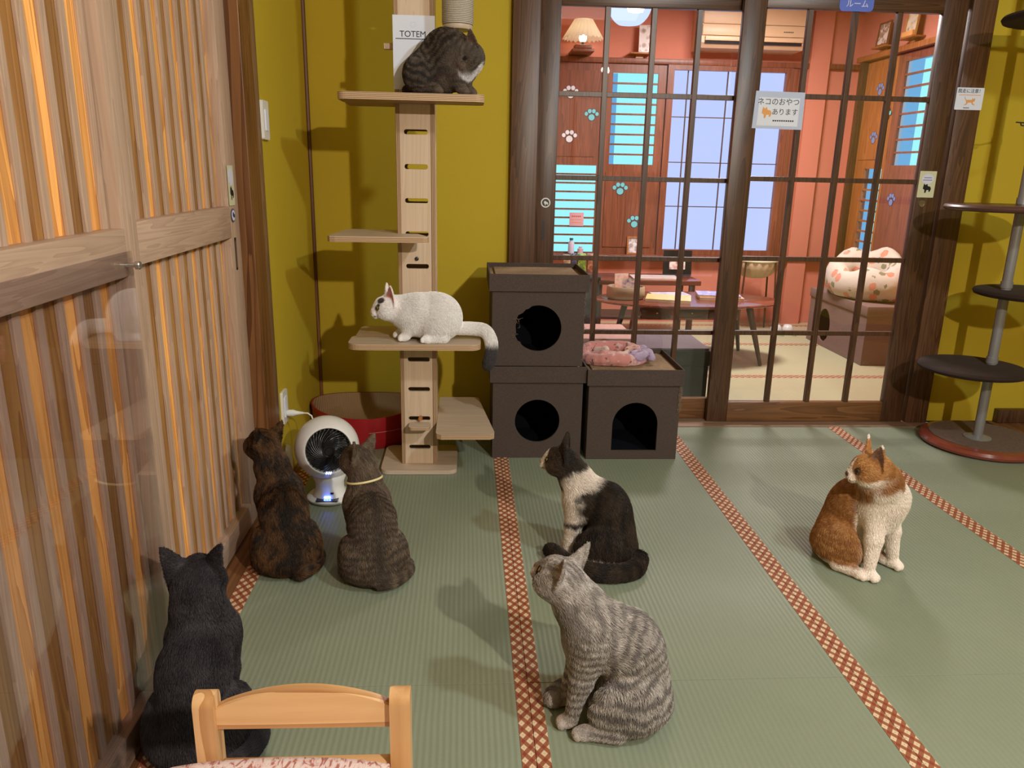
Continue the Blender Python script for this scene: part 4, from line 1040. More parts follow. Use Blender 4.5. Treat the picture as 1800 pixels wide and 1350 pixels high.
bm = B(); lathe(bm, [(0, 0), (.16, .0), (.17, .03), (.15, .07), (0, .085)], c=(2.955, 5.50, .418), n=36, sy=1.5); obj('cushion', bm, fabric('tan_fleece', (.50, .32, .16), 100), t, smooth=60)

# low storage bench just behind the left glass door
t = thing('low_dark_bench', (.90, 4.35, 0), 'low dark green storage bench with grey lid right behind the glass door', 'bench')
gk = fabric('dark_green_cloth', (.050, .060, .052), 260, .9, .2, .12)
bxo('body', gk, t, .42, 1.355, 4.105, 4.62, .001, .225, bev=.004); bxo('lid', gk, t, .412, 1.362, 4.095, 4.63, .2255, .318, bev=.012)
bxo('grey_pad', fabric('mauve_grey_cloth', (.20, .17, .19), 240, .9, .2, .1), t, .42, 1.352, 4.105, 4.62, .3185, .330, bev=.004)
tag(bxo('seat_pad', fabric('pale_pink_cloth', (.62, .40, .34), 200, .9, .2, .08), None, .45, .955, 4.16, 4.58, .3305, .372, bev=.018), 'pale pink seat pad on the left end of the low dark bench', 'cushion')
# sandals by the far wall
for k, (dx, lab) in enumerate(((0, 'left one of a pair of green and white slippers on the lounge floor'), (.10, 'right one of a pair of green and white slippers on the lounge floor'))):
    r = thing('slipper', (2.58 + dx, 6.12, .001), lab, 'slipper', 'pair of slippers')
    bm = B(); prism(bm, [(2.545 + dx + px * .04 + .03, 6.12 + py * .12) for px, py in [(math.cos(a) * (1 if math.sin(a) > 0 else .8), math.sin(a)) for a in [2 * PI * q / 24 for q in range(24)]]], [], .018, frame3((0, 0, .0015), (1, 0, 0), (0, 1, 0))); obj('sole', bm, plain('pale_green', (.45, .6, .3), .6), r)
    bm = B(); lathe(bm, [(0, .05), (.03, .045), (.043, .02), (.044, 0)], c=(2.575 + dx, 6.16, .02), n=20); obj('upper', bm, M['white'], r, smooth=60)
# ================================================================ cats
import openvdb
def smin(a, b, k):
    h = np.maximum(k - np.abs(a - b), 0) / k
    return np.minimum(a, b) - h * h * k * .25
class Prim:
    def __init__(s, fn, lo, hi, k, reg): s.fn, s.lo, s.hi, s.k, s.reg = fn, np.array(lo), np.array(hi), k, reg
def cone(a, b, ra, rb, k=.02, reg='body'):
    a, b = np.array(a, float), np.array(b, float); ba = b - a; bb = ba @ ba
    def fn(p):
        t = np.clip(((p - a) @ ba) / bb, 0, 1)
        return np.linalg.norm(p - a - t[..., None] * ba, axis=-1) - (ra + t * (rb - ra))
    m = max(ra, rb)
    return Prim(fn, np.minimum(a, b) - m, np.maximum(a, b) + m, k, reg)
def ell(c, r, R=None, k=.02, reg='body'):
    c, r = np.array(c, float), np.array(r, float); R = np.eye(3) if R is None else np.array(R)
    def fn(p):
        q = (p - c) @ R
        k0 = np.linalg.norm(q / r, axis=-1); k1 = np.linalg.norm(q / (r * r), axis=-1) + 1e-9
        return k0 * (k0 - 1) / k1
    m = r.max()
    return Prim(fn, c - m, c + m, k, reg)
def ear(base, tip, nf, w0, k, reg, thick=.0030):
    base, tip, nf = (np.array(v, float) for v in (base, tip, nf))
    e = tip - base; L = np.linalg.norm(e); e /= L; nf = nf - e * (nf @ e); nf /= np.linalg.norm(nf); w = np.cross(e, nf)
    def parts(p):
        q = p - base; return q @ e, q @ nf, q @ w
    def fn(p):
        a, c, u = parts(p)
        Wd = w0 * np.power(np.clip(1 - a / L, 0, 1), .72)
        cc = c - (u * u) * 16 * (1 - np.clip(a / L, 0, 1) * .3) + .004
        return np.maximum(np.maximum(np.abs(u) - Wd, np.abs(cc) - thick), np.maximum(-a - .012, a - L)) * .75
    def inner(p):
        a, c, u = parts(p)
        cu = c - (u * u) * 16 + .004
        return (cu > .0012) & (cu < .0055) & (a > .004) & (a < L * .93) & (np.abs(u) < w0 * np.power(np.clip(1 - a / L, 0, 1), .72) - .0025)
    P = Prim(fn, np.minimum(base, tip) - w0 - .01, np.maximum(base, tip) + w0 + .01, k, reg); P.inner = inner
    return P
def sdf_mesh(prims, h, pad=.012, floor=None):
    lo = np.min([p.lo for p in prims], axis=0) - pad; hi = np.max([p.hi for p in prims], axis=0) + pad
    n = np.ceil((hi - lo) / h).astype(int) + 1
    D = np.full(n, .05, dtype=np.float32)
    for p in prims:
        m = max(.03, p.k * 1.1)
        i0 = np.maximum(((p.lo - m - lo) / h).astype(int), 0); i1 = np.minimum(((p.hi + m - lo) / h).astype(int) + 2, n)
        ax = [lo[j] + h * np.arange(i0[j], i1[j]) for j in range(3)]
        P = np.stack(np.meshgrid(*ax, indexing='ij'), -1)
        d = p.fn(P).astype(np.float32)
        sl = tuple(slice(i0[j], i1[j]) for j in range(3))
        D[sl] = smin(D[sl], d, p.k)
    if floor is not None:
        z = lo[2] + h * np.arange(n[2]); D = np.maximum(D, (floor - z)[None, None, :].astype(np.float32))
    D = np.clip(D, -.05, .05)
    g = openvdb.FloatGrid(background=.05); g.copyFromArray(D)
    pts, quads = g.convertToQuads(0.0)
    return np.array(pts) * h + lo, np.array(quads)
def vnoise(p, s, seed=0):
    """cheap smooth value noise in numpy"""
    q = p * s + seed * 17.3
    i = np.floor(q).astype(np.int64); f = q - i; f = f * f * (3 - 2 * f)
    def hsh(a, b, c):
        n = (a * 73856093) ^ (b * 19349663) ^ (c * 83492791)
        n = (n ^ (n >> 13)) * 1274126177 & 0x7fffffff
        return (n % 10007) / 10007.0
    r = 0
    for dx in (0, 1):
        for dy in (0, 1):
            for dz in (0, 1):
                w = (f[:, 0] if dx else 1 - f[:, 0]) * (f[:, 1] if dy else 1 - f[:, 1]) * (f[:, 2] if dz else 1 - f[:, 2])
                r = r + w * hsh(i[:, 0] + dx, i[:, 1] + dy, i[:, 2] + dz)
    return r
def fbm(p, s, seed=0): return .55 * vnoise(p, s, seed) + .3 * vnoise(p, s * 2.1, seed + 3) + .15 * vnoise(p, s * 4.3, seed + 7)
def polyline(p, pts):
    """nearest arc length and tangent on a polyline"""
    pts = np.array(pts, float); best = np.full(len(p), 1e9); arc = np.zeros(len(p)); tan = np.zeros((len(p), 3)); acc = 0
    for a, b in zip(pts[:-1], pts[1:]):
        ba = b - a; L = np.linalg.norm(ba); t = np.clip(((p - a) @ ba) / (L * L), 0, 1)
        d = np.linalg.norm(p - a - t[:, None] * ba, axis=1); m = d < best
        best[m] = d[m]; arc[m] = acc + t[m] * L; tan[m] = ba / L; acc += L
    return arc, tan, best
def sstep(x, a, b):
    t = np.clip((x - a) / (b - a), 0, 1); return t * t * (3 - 2 * t)
def fur_mat(name, rough=.62):
    g = G(name)
    a = g.node('ShaderNodeAttribute', {'attribute_name': 'fur_color', 'attribute_type': 'GEOMETRY'})
    return g.bsdf(a.outputs['Color'], rough, .25)
FURM = fur_mat('cat_fur_strands', .5); SKINM = fur_mat('cat_coat', .8)
def eye_mat(name, c):
    g = G(name); x, y, z = g.xyz(g.coords())[:3]
    r = g.math('SQRT', g.math('ADD', g.math('MULTIPLY', y, y), g.math('MULTIPLY', z, z)))
    pup = g.math('SQRT', g.math('ADD', g.math('MULTIPLY', g.math('MULTIPLY', y, y), 3.2), g.math('MULTIPLY', z, z)))
    col = g.mix(g.math('LESS_THAN', pup, .0062), c, (.004, .004, .005))
    col = g.mix(g.math('GREATER_THAN', r, .0088), col, (.02, .014, .012))
    return g.bsdf(col, .04, .9)
EYE = eye_mat('amber_eye', (.50, .34, .06)); EYED = eye_mat('dark_amber_eye', (.10, .055, .02)); EYEG = eye_mat('green_eye', (.30, .36, .10))

def lerp3(a, b, t): return np.asarray(a) * (1 - t)[:, None] + np.asarray(b) * t[:, None]
def build_cat(name, label, loc, az, pose, palette, head_pos, head_dir, head_roll=0, s=1.0, tail=None, tail_r=(.017, .012), hairs=42000, hs=1.0, seed=1, h=.0030,
              fur_len=1.0, eye=EYE, extra=None, paint=None, lean=(0, 0), earw=1.0, feet=None, whisk=False, neck_r=.05, hair_r=.00055, collar=None):
    """loc: world point under the body; head_pos / head_dir in world space; everything inside in the cat's own frame."""
    rng = np.random.default_rng(seed)
    A = math.radians(az); Rz = np.array([[math.cos(A), -math.sin(A), 0], [math.sin(A), math.cos(A), 0], [0, 0, 1]])
    loc = np.array(loc, float)
    toL = lambda v: Rz.T @ (np.array(v, float) - loc)
    H = toL(head_pos); hd = Rz.T @ np.array(head_dir, float); hd /= np.linalg.norm(hd)
    up = np.array([0, 0, 1.]); hy = np.cross(up, hd); hy /= np.linalg.norm(hy); hz = np.cross(hd, hy)
    if head_roll:
        c_, s_ = math.cos(head_roll), math.sin(head_roll); hy, hz = hy * c_ + hz * s_, hz * c_ - hy * s_
    HR = np.stack([hd, hy, hz], axis=1)          # columns: head axes
    hp = lambda v: H + HR @ (np.array(v, float) * hs)
    P = []
    lx, ly = lean
    q = lambda x, y, z: (x * s + lx * z, y * s + ly * z, z * s)
    f = feet or {}
    if pose == 'sit':
        hp_ = f.get('hump', 1.0)
        P += [ell(q(-.056, 0, .082), np.array((.078, .084, .084)) * s, k=.03), ell(q(-.045, 0, .05), np.array((.094, .096, .052)) * s, k=.03)]
        P += [ell(q(-.040, 0, .178 * hp_), np.array((.076, .070, .104)) * s, [[.96, 0, .28], [0, 1, 0], [-.28, 0, .96]], .04), cone(q(-.010, 0, .200), q(.050, 0, .236), .062 * s, .050 * s, .035, 'shoulder')]
        P += [ell(q(.068, 0, .205), np.array((.046, .050, .074)) * s, k=.035, reg='chest')]
        spine = [q(-.14, 0, .03), q(-.135, 0, .15), q(-.085, 0, .255), q(-.01, 0, .285), q(.07, 0, .275)]
        for sd in (1, -1):
            P += [ell(q(-.022, sd * .070, .074), np.array((.080, .036, .066)) * s, [[.9, 0, .43], [0, 1, 0], [-.43, 0, .9]], .03, 'thigh')]
            P += [cone(q(-.005, sd * .086, .022), q(.062, sd * .080, .017), .022 * s, .016 * s, .015, 'hfoot'), ell(q(.072, sd * .079, .014), np.array((.021, .017, .014)) * s, k=.01, reg='paw')]
            for t in (-1, 0, 1): P.append(ell(q(.086 - abs(t) * .003, sd * .079 + t * .010, .011), np.array((.009, .0062, .009)) * s, k=.004, reg='paw'))
            fx, fy = f.get(sd, (.098, sd * .034))
            P += [cone(q(.056, sd * .040, .215), q((.066 + fx * .1), sd * .040 * .5 + fy * .5, .125), .036 * s, .0245 * s, .03, 'leg'),
                  cone(q((.066 + fx * .1), sd * .040 * .5 + fy * .5, .125), q(fx - .008, fy, .032), .0245 * s, .0155 * s, .012, 'leg'),
                  ell(q(fx + .004, fy, .016), np.array((.023, .0175, .0155)) * s, k=.012, reg='paw')]
            for t in (-1.5, -.5, .5, 1.5): P.append(ell(q(fx + .021 - abs(t) * .0028, fy + t * .0082, .0115), np.array((.0095, .0054, .0095)) * s, k=.0035, reg='paw'))
        nb = q(.050, 0, .250)
    else:  # crouch
        hb = f.get('back', .19)
        rb = f.get('rump', .46); mx = f.get('mid', 0)
        P += [ell(q(-.055, 0, hb * rb), np.array((.078, .066, hb * rb)) * s, k=.03), ell(q(mx, 0, hb * .55), np.array((.085, .064, hb * .43)) * s, k=.05),
              ell(q(.074, 0, .102), np.array((.060, .056, .066)) * s, k=.05, reg='chest'), ell(q(.02, 0, .05), np.array((.09, .05, .03)) * s, k=.03, reg='belly')]
        spine = [q(-.16, 0, .04), q(-.10, 0, hb * .8), q(0, 0, hb), q(.09, 0, .16)]
        for sd in (1, -1):
            P += [ell(q(-.045, sd * .056, .062), np.array((.062, .028, .056)) * s, [[.94, 0, .34], [0, 1, 0], [-.34, 0, .94]], .03, 'thigh'),
                  cone(q(-.06, sd * .064, .018), q(.002, sd * .066, .015), .018 * s, .015 * s, .012, 'hfoot'), ell(q(.012, sd * .066, .0135), np.array((.020, .016, .0135)) * s, k=.01, reg='paw')]
            for t in (-1, 0, 1): P.append(ell(q(.026, sd * .066 + t * .0095, .0105), np.array((.008, .0058, .0085)) * s, k=.0035, reg='paw'))
            fx, fy = f.get(sd, (.098, sd * .030))
            P += [cone(q(.070, sd * .032, .085), q(fx - .012, fy, .030), .028 * s, .0165 * s, .02, 'leg'), ell(q(fx, fy, .0155), np.array((.022, .017, .015)) * s, k=.012, reg='paw')]
            for t in (-1.5, -.5, .5, 1.5): P.append(ell(q(fx + .017 - abs(t) * .0026, fy + t * .008, .011), np.array((.009, .0053, .009)) * s, k=.0035, reg='paw'))
        nb = q(.065, 0, .115)
    nb = np.array(nb)
    # neck to the back of the head
    hb_ = hp((-.018, 0, -.012))
    P += [cone(nb, nb * .4 + hb_ * .6, (neck_r + .008) * s, neck_r * .92, .04, 'neck'), cone(nb * .4 + hb_ * .6, hb_, neck_r * .92, .037 * hs, .03, 'neck')]
    hr = lambda r: np.array(r, float) * hs
    P += [ell(hp((0, 0, 0)), hr((.047, .041, .038)), HR, .025, 'head'), ell(hp((.012, .022, -.013)), hr((.030, .025, .024)), HR, .018, 'cheek'), ell(hp((.012, -.022, -.013)), hr((.030, .025, .024)), HR, .018, 'cheek'),
          cone(hp((.022, 0, .016)), hp((.050, 0, -.004)), .018 * hs, .0095 * hs, .015, 'bridge'),
          ell(hp((.047, .0095, -.016)), hr((.0145, .0125, .0115)), HR, .007, 'muzzle'), ell(hp((.047, -.0095, -.016)), hr((.0145, .0125, .0115)), HR, .007, 'muzzle'),
          ell(hp((.044, 0, -.026)), hr((.0125, .011, .0085)), HR, .008, 'chin'), ell(hp((.0585, 0, -.0075)), hr((.0055, .0062, .0045)), HR, .004, 'nose')]
    ears = []
    for sd in (1, -1):
        e_ = ear(hp((-.010, sd * .026, .020)), hp((-.012, sd * (.047 * earw), .078)), HR @ np.array((.80, sd * .58, 0)), .0255 * hs, .010, 'ear'); ears.append(e_); P.append(e_)
    tl = None
    if tail:
        tl = [toL(t_) for t_ in tail]
        ex = [2 * tl[0] - tl[1]] + tl + [2 * tl[-1] - tl[-2]]; sm = []
        for i in range(1, len(ex) - 2):
            a_, b_, c_, d_ = ex[i - 1:i + 3]
            for t_ in (0, .25, .5, .75): sm.append(.5 * ((2 * b_) + (c_ - a_) * t_ + (2 * a_ - 5 * b_ + 4 * c_ - d_) * t_ ** 2 + (-a_ + 3 * b_ - 3 * c_ + d_) * t_ ** 3))
        tl = sm + [tl[-1]]
        n_ = len(tl) - 1
        for i in range(n_):
            r0 = tail_r[0] + (tail_r[1] - tail_r[0]) * i / n_; r1 = tail_r[0] + (tail_r[1] - tail_r[0]) * (i + 1) / n_
            P.append(cone(tl[i], tl[i + 1], r0, r1, .012, 'tail'))
    if extra: P += extra(q)
    V, Q = sdf_mesh(P, h, floor=.001 if not (tail and min(t_[2] for t_ in tl) < 0) else None)
    # ------------------------------------------------------------ coat colours from place on the body
    regs = sorted({p.reg for p in P})
    Wt = {r_: np.zeros(len(V)) for r_ in regs}
    for p in P: Wt[p.reg] = np.maximum(Wt[p.reg], np.exp(-np.maximum(p.fn(V), -.01) / .006))
    tot = sum(Wt.values()) + 1e-9
    for r_ in regs: Wt[r_] = Wt[r_] / tot
    arc, tan, _ = polyline(V, spine)
    hl = (V - H) @ HR / hs                     # head coordinates
    inner = np.zeros(len(V), bool)
    for e_ in ears: inner |= e_.inner(V)
    if tl is not None: tarc, ttan, tdist = polyline(V, tl)
    else: tarc, ttan, tdist = arc * 0, tan, arc * 0 + 1
    ctx = dict(V=V, W=Wt, arc=arc, hl=hl, inner=inner, tarc=tarc, H=H, seed=seed, g=lambda r_: Wt.get(r_, np.zeros(len(V))))
    ctx['headw'] = sum(ctx['g'](r_) for r_ in ('head', 'cheek', 'bridge', 'muzzle', 'chin', 'nose', 'ear'))
    C = palette(ctx)
    # nose leather, ear insides, lids
    C = np.clip(C, 0.003, 1)
    me = bpy.data.meshes.new('body'); me.from_pydata(V.tolist(), [], Q[:, ::-1].tolist()); me.update()
    bmt = bmesh.new(); bmt.from_mesh(me); bmesh.ops.recalc_face_normals(bmt, faces=bmt.faces); bmt.to_mesh(me); bmt.free()
    me.polygons.foreach_set('use_smooth', [True] * len(me.polygons))
    at = me.attributes.new('fur_color', 'FLOAT_COLOR', 'POINT'); at.data.foreach_set('color', np.concatenate([C, np.ones((len(C), 1))], 1).astype(np.float32).ravel())
    me.materials.append(SKINM)
    root = thing(name, loc, label, 'cat'); root.rotation_euler = (0, 0, A)
    body = bpy.data.objects.new('body', me); COL.objects.link(body); body.parent = root
    # ------------------------------------------------------------ eyes
    for sd in (1, -1):
        bm = B(); bmesh.ops.create_uvsphere(bm, u_segments=24, v_segments=16, radius=.0112 * hs)
        m_ = bpy.data.meshes.new('eye'); bm.to_mesh(m_); bm.free(); m_.materials.append(eye); m_.polygons.foreach_set('use_smooth', [True] * len(m_.polygons))
        o = bpy.data.objects.new('eye', m_); COL.objects.link(o); o.parent = root
        fd = HR @ np.array((.86, sd * .45, .05)); fd /= np.linalg.norm(fd)
        Rm = Vector(fd).to_track_quat('X', 'Z').to_matrix().to_4x4(); Rm.translation = Vector(hp((.0325, sd * .0185, .0035)))
        o.matrix_local = Rm
    # ------------------------------------------------------------ fur
    nv = np.zeros(len(V) * 3); me.vertices.foreach_get('normal', nv); nv = nv.reshape(-1, 3)
    a, b, c, d = V[Q[:, 0]], V[Q[:, 1]], V[Q[:, 2]], V[Q[:, 3]]
    ar = np.linalg.norm(np.cross(c - a, d - b), axis=1); pr = ar / ar.sum()
    fi = rng.choice(len(Q), hairs, p=pr); u, v = rng.random((2, hairs))
    w4 = np.stack([(1 - u) * (1 - v), u * (1 - v), u * v, (1 - u) * v], 1)
    idx = Q[fi]
    mixv = lambda X: np.einsum('ij,ij...->i...', w4, X[idx])
    pos = mixv(V); nrm = mixv(nv); nrm /= np.linalg.norm(nrm, axis=1)[:, None] + 1e-9
    col = mixv(C)
    G_ = lambda r_: mixv(ctx['g'](r_))
    flow = mixv(tan) * -1.0 * (G_('body') + G_('shoulder') + G_('thigh') + G_('belly') + G_('hfoot') * 0)[:, None]
    flow = flow + np.array([.1, 0, -1.0]) * (G_('chest') + G_('leg') * 1.2)[:, None]
    back = -HR[:, 0]
    hw = mixv(ctx['headw'])
    flow = flow + (back * .9 + np.array([0, 0, -.15])) * hw[:, None]
    ndir = (nb - H); ndir /= np.linalg.norm(ndir)
    flow = flow + ndir * G_('neck')[:, None] + HR[:, 0] * (G_('paw') * .0)[:, None]
    flow = flow + np.array([.8, 0, -.3]) * (G_('paw') + G_('hfoot'))[:, None]
    flow = flow + mixv(ttan) * (G_('tail') * 1.5)[:, None] + HR[:, 2] * (G_('ear') * 1.2)[:, None]
    flow = flow + rng.normal(0, .22, flow.shape)
    flow -= nrm * np.sum(flow * nrm, 1)[:, None]; flow /= np.linalg.norm(flow, axis=1)[:, None] + 1e-9
    L = .0125 * (G_('body') + G_('shoulder') + G_('thigh') + G_('belly')) + .014 * (G_('chest') + G_('neck')) + .0075 * G_('head') + .010 * G_('cheek') + .0042 * (G_('bridge') + G_('muzzle') + G_('chin')) + .0015 * G_('nose') + .0045 * G_('ear') + .0065 * G_('leg') +   .0024 * G_('paw') + .006 * G_('hfoot') + .012 * G_('tail')
    L = L * fur_len * rng.uniform(.65, 1.25, hairs)
    # keep the eyes clear
    for sd in (1, -1):
        ec = hp((.0345, sd * .0190, .0035)); keep = np.linalg.norm(pos - ec, axis=1) > .0105 * hs
        L = np.where(keep, L, .0004)
    lift = .42
    p0 = pos - nrm * .0008
    p1 = pos + (nrm * lift + flow * .9) * (L * .38)[:, None]
    p2 = pos + (nrm * lift * .95 + flow * 1.0) * (L * .72)[:, None] + np.array([0, 0, -.0003])
    p3 = pos + (nrm * lift * .72 + flow * 1.05) * L[:, None] + np.array([0, 0, -.0008])
    pts = np.stack([p0, p1, p2, p3], 1)
    if not (tail and min(t_[2] for t_ in tl) < 0): pts[:, :, 2] = np.maximum(pts[:, :, 2], .0012)
    hc = bpy.data.hair_curves.new('fur'); hc.add_curves([4] * hairs)
    hc.points.foreach_set('position', pts.astype(np.float32).ravel())
    rad = hc.attributes.get('radius') or hc.attributes.new('radius', 'FLOAT', 'POINT')
    rr = np.tile(np.array([1.0, .95, .7, .15]) * hair_r, hairs).astype(np.float32); rad.data.foreach_set('value', rr)
    vary = rng.normal(1, .10, hairs)[:, None]
    ca = hc.attributes.new('fur_color', 'FLOAT_COLOR', 'CURVE')
    ca.data.foreach_set('color', np.concatenate([np.clip(col * vary * 1.05, 0, 1), np.ones((hairs, 1))], 1).astype(np.float32).ravel())
    hc.materials.append(FURM)
    fo = bpy.data.objects.new('fur', hc); COL.objects.link(fo); fo.parent = root
    if whisk:
        bm = B()
        for sd in (1, -1):
            for k in range(5):
                a0 = hp((.050, sd * .014, -.014 - .0025 * (k % 3))); dirv = HR @ np.array((.25, sd * 1.0, -.25 + .14 * k)); dirv /= np.linalg.norm(dirv)
                tube(bm, [a0, a0 + dirv * .025 * hs, a0 + dirv * .05 * hs + np.array([0, 0, -.004])], [.00035, .0003, .00012], 4)
        o = obj('whiskers', bm, M['white'], None, loc=(0, 0, 0)); o.parent = root
    if collar:
        cc = nb * (1 - collar[0]) + H * collar[0]; t_ = H - nb; t_ /= np.linalg.norm(t_)
        t_ = t_ * .8 + np.array([0, 0, .6]); t_ /= np.linalg.norm(t_)
        ux = np.cross(t_, np.array([0, 1., 0])); ux /= np.linalg.norm(ux); uy = np.cross(t_, ux)
        dv = V - cc; near = (np.abs(dv @ t_) < .005) & (np.linalg.norm(dv, axis=1) < .11); dv = dv[near]
        an = np.arctan2(dv @ uy, dv @ ux); rr_ = np.hypot(dv @ ux, dv @ uy); ring_ = []
        for k in range(40):
            a_ = 2 * PI * k / 40; df = np.abs((an - a_ + PI) % (2 * PI) - PI); m_ = df < .25
            r_ = (rr_[m_].max() if m_.any() else .05) + .004; ring_.append(cc + ux * r_ * math.cos(a_) + uy * r_ * math.sin(a_))
        ring_ = [(ring_[k - 1] + ring_[k] + ring_[(k + 1) % 40]) / 3 for k in range(40)]
        bm = B(); tube(bm, ring_, .0038, 8, closed=True); o = obj('collar', bm, collar[1], None, smooth=60, loc=(0, 0, 0)); o.parent = root; o['label'] = collar[2]
    return root, dict(H=H, HR=HR, hp=hp, nb=nb, V=V)

# ---- coats
def tabby_coat(base, dark, light, period=.026, contrast=1.0, belly=None, head_stripe=1.0, inn=None):
    def f(c):
        V, W_, arc, hl = c['V'], c['W'], c['arc'], c['hl']; g = c['g']; sd = c['seed']
        n = fbm(V, 28, sd); n2 = fbm(V, 75, sd + 2)
        w = (n - .5) * .030
        # flank bars follow the spine, legs and tail carry rings
        st_b = np.sin(2 * PI * (arc + w) / period + 1.2 * np.sin(V[:, 2] * 30)) * .5 + .5
        br = .35 + .65 * fbm(V * np.array([1, 1, .45]), 36, sd + 5)
        st_b = sstep(st_b * br + .12, .36, .60)
        st_l = sstep(np.sin(2 * PI * (V[:, 2] + w * .5) / .021) * .5 + .5, .5, .8)
        st_t = sstep(np.sin(2 * PI * c['tarc'] / .038) * .5 + .5, .35, .65)
        st_h = sstep(np.sin(2 * PI * (hl[:, 1] + .0) / .0125 + 1.5) * .5 + .5, .45, .75) * sstep(hl[:, 2], .008, .022)
        st_c = sstep(np.sin(2 * PI * (hl[:, 2] * .8 + hl[:, 0] * .45 + w * .3) / .019) * .5 + .5, .55, .8) * sstep(-hl[:, 2], -.010, .004)
        mid = np.exp(-(V[:, 1] / .016) ** 2) * sstep(-V[:, 0], -.02, .02) * (1 - c['headw'])   # dark line down the back
        k = (g('body') + g('thigh') + g('shoulder') + g('neck') * .7 + g('belly') * .4 + g('chest') * .5) * st_b * .85 + (g('leg') + g('hfoot')) * st_l * .9 + g('tail') * st_t * .9
        k = k + (g('head') + g('ear') * .3) * st_h * .8 * head_stripe + g('cheek') * st_c * .6 * head_stripe
        k = np.clip(np.maximum(k, mid * .85) * contrast, 0, 1)
        C = lerp3(base, light, np.clip((n2 - .35) * 1.6, 0, 1)); C = C * (1 - k)[:, None] + np.asarray(dark) * k[:, None]
        inn_ = inn if inn is not None else (.36, .26, .24)
        lt = np.clip(g('muzzle') * .9 + g('chin') * .9 + g('paw') * .5 + g('chest') * .35 + g('belly') * .6, 0, 1)
        C = C * (1 - lt)[:, None] + np.asarray(belly if belly is not None else light) * lt[:, None]
        return finish(c, C, inn=inn_, nose=(.35, .14, .12) if inn is None else (.09, .045, .04))
    return f
def finish(c, C, nose=(.35, .14, .12), inn=(.42, .24, .20), lid=(.02, .015, .015)):
    hl = c['hl']
    C = np.where(c['inner'][:, None], np.asarray(inn) * (.7 + .6 * fbm(c['V'], 120, 1))[:, None], C)
    nz = (np.linalg.norm(hl - np.array([.061, 0, -.008]), axis=1) < .0075); C = np.where(nz[:, None], np.asarray(nose), C)
    for sd in (1, -1):
        e = np.linalg.norm((hl - np.array([.036, sd * .0195, .0035])) * np.array([1, 1, 1.15]), axis=1); C = np.where((e < .0125)[:, None], np.asarray(lid), C)
    mouth = (np.abs(hl[:, 2] + .0215) < .0012) & (hl[:, 0] > .045); C = np.where(mouth[:, None], np.asarray((.10, .04, .04)), C)
    return C
def put(C, mask, col): return C * (1 - mask)[:, None] + np.asarray(col) * mask[:, None]
def blob(V, c, r, n, soft=.15, rag=.5):
    d = np.linalg.norm((V - np.array(c)) / np.array(r), axis=1) + (n - .5) * rag
    return 1 - sstep(d, 1 - soft, 1 + soft)

# ---- 1 silver grey tabby in front
grey = tabby_coat((.36, .325, .305), (.105, .092, .088), (.60, .56, .53), .027, .92, belly=(.52, .45, .41))
build_cat('cat', 'silver grey tabby cat sitting nearest the camera on the mats, looking away left', (.350, 1.560, .0016), 176, 'sit', grey,
          (.222, 1.595, .355), (-.74, .60, .27), s=1.02, hs=1.16, tail=[(.48, 1.56, .03), (.47, 1.65, .022), (.38, 1.70, .02), (.29, 1.67, .02), (.235, 1.625, .022), (.215, 1.595, .026)],
          tail_r=(.022, .017), hairs=75000, seed=3, h=.0026, feet={1: (.100, .042), -1: (.108, -.036)}, neck_r=.052)
# ---- 2 black and white, side on
def bw(c):
    V, hl, g = c['V'], c['hl'], c['g']; n = fbm(V, 30, 4); n2 = fbm(V, 90, 2)
    C = lerp3((.016, .012, .010), (.055, .036, .024), np.clip((fbm(V * np.array([1, 1, .25]), 60, 8) - .35) * 2.2, 0, 1))
    Wh = (.80, .72, .65)
    hw = c['headw']
    m = np.clip(blob(V, (.075, 0, .205), (.060, .09, .085), n, .12, .35) + g('neck') * blob(V, (.055, 0, .285), (.075, .10, .038), n, .15, .3), 0, 1) * (1 - hw)
    C = put(C, m, Wh)
    C = put(C, np.clip(g('leg') * sstep(-V[:, 2] - (n - .5) * .03, -.135, -.120) + g('paw') + g('hfoot') * .9, 0, 1), Wh)
    C = put(C, blob(V, (-.02, .09, .030), (.075, .05, .024), n, .2, .4) * (g('thigh') + g('body') + g('hfoot')), Wh)
    face = sstep(hl[:, 0] + (n - .5) * .012, .036, .041) * hw * sstep(-np.abs(hl[:, 1]), -.020, -.014)
    brown = g('cheek') + g('head') * sstep(hl[:, 0], .005, .025)
    C = put(C, np.clip(brown, 0, 1) * .75 * sstep(fbm(V, 50, 3), .35, .6), (.10, .060, .035))
    C = put(C, np.clip(face + g('muzzle') + g('chin'), 0, 1), Wh)
    return finish(c, C, nose=(.60, .30, .26), inn=(.09, .06, .05))
build_cat('cat', 'dark brown and white cat sitting side on before the cat cubes', (.440, 2.345, .0016), 160, 'sit', bw,
          (.316, 2.385, .340), (-.95, .25, -.02), s=.98, hs=1.08, tail=[(.575, 2.27, .035), (.545, 2.215, .026), (.47, 2.19, .025), (.39, 2.215, .025), (.325, 2.29, .025), (.290, 2.345, .028)],
          tail_r=(.026, .022), hairs=60000, seed=5, h=.0028, neck_r=.046, fur_len=1.15)
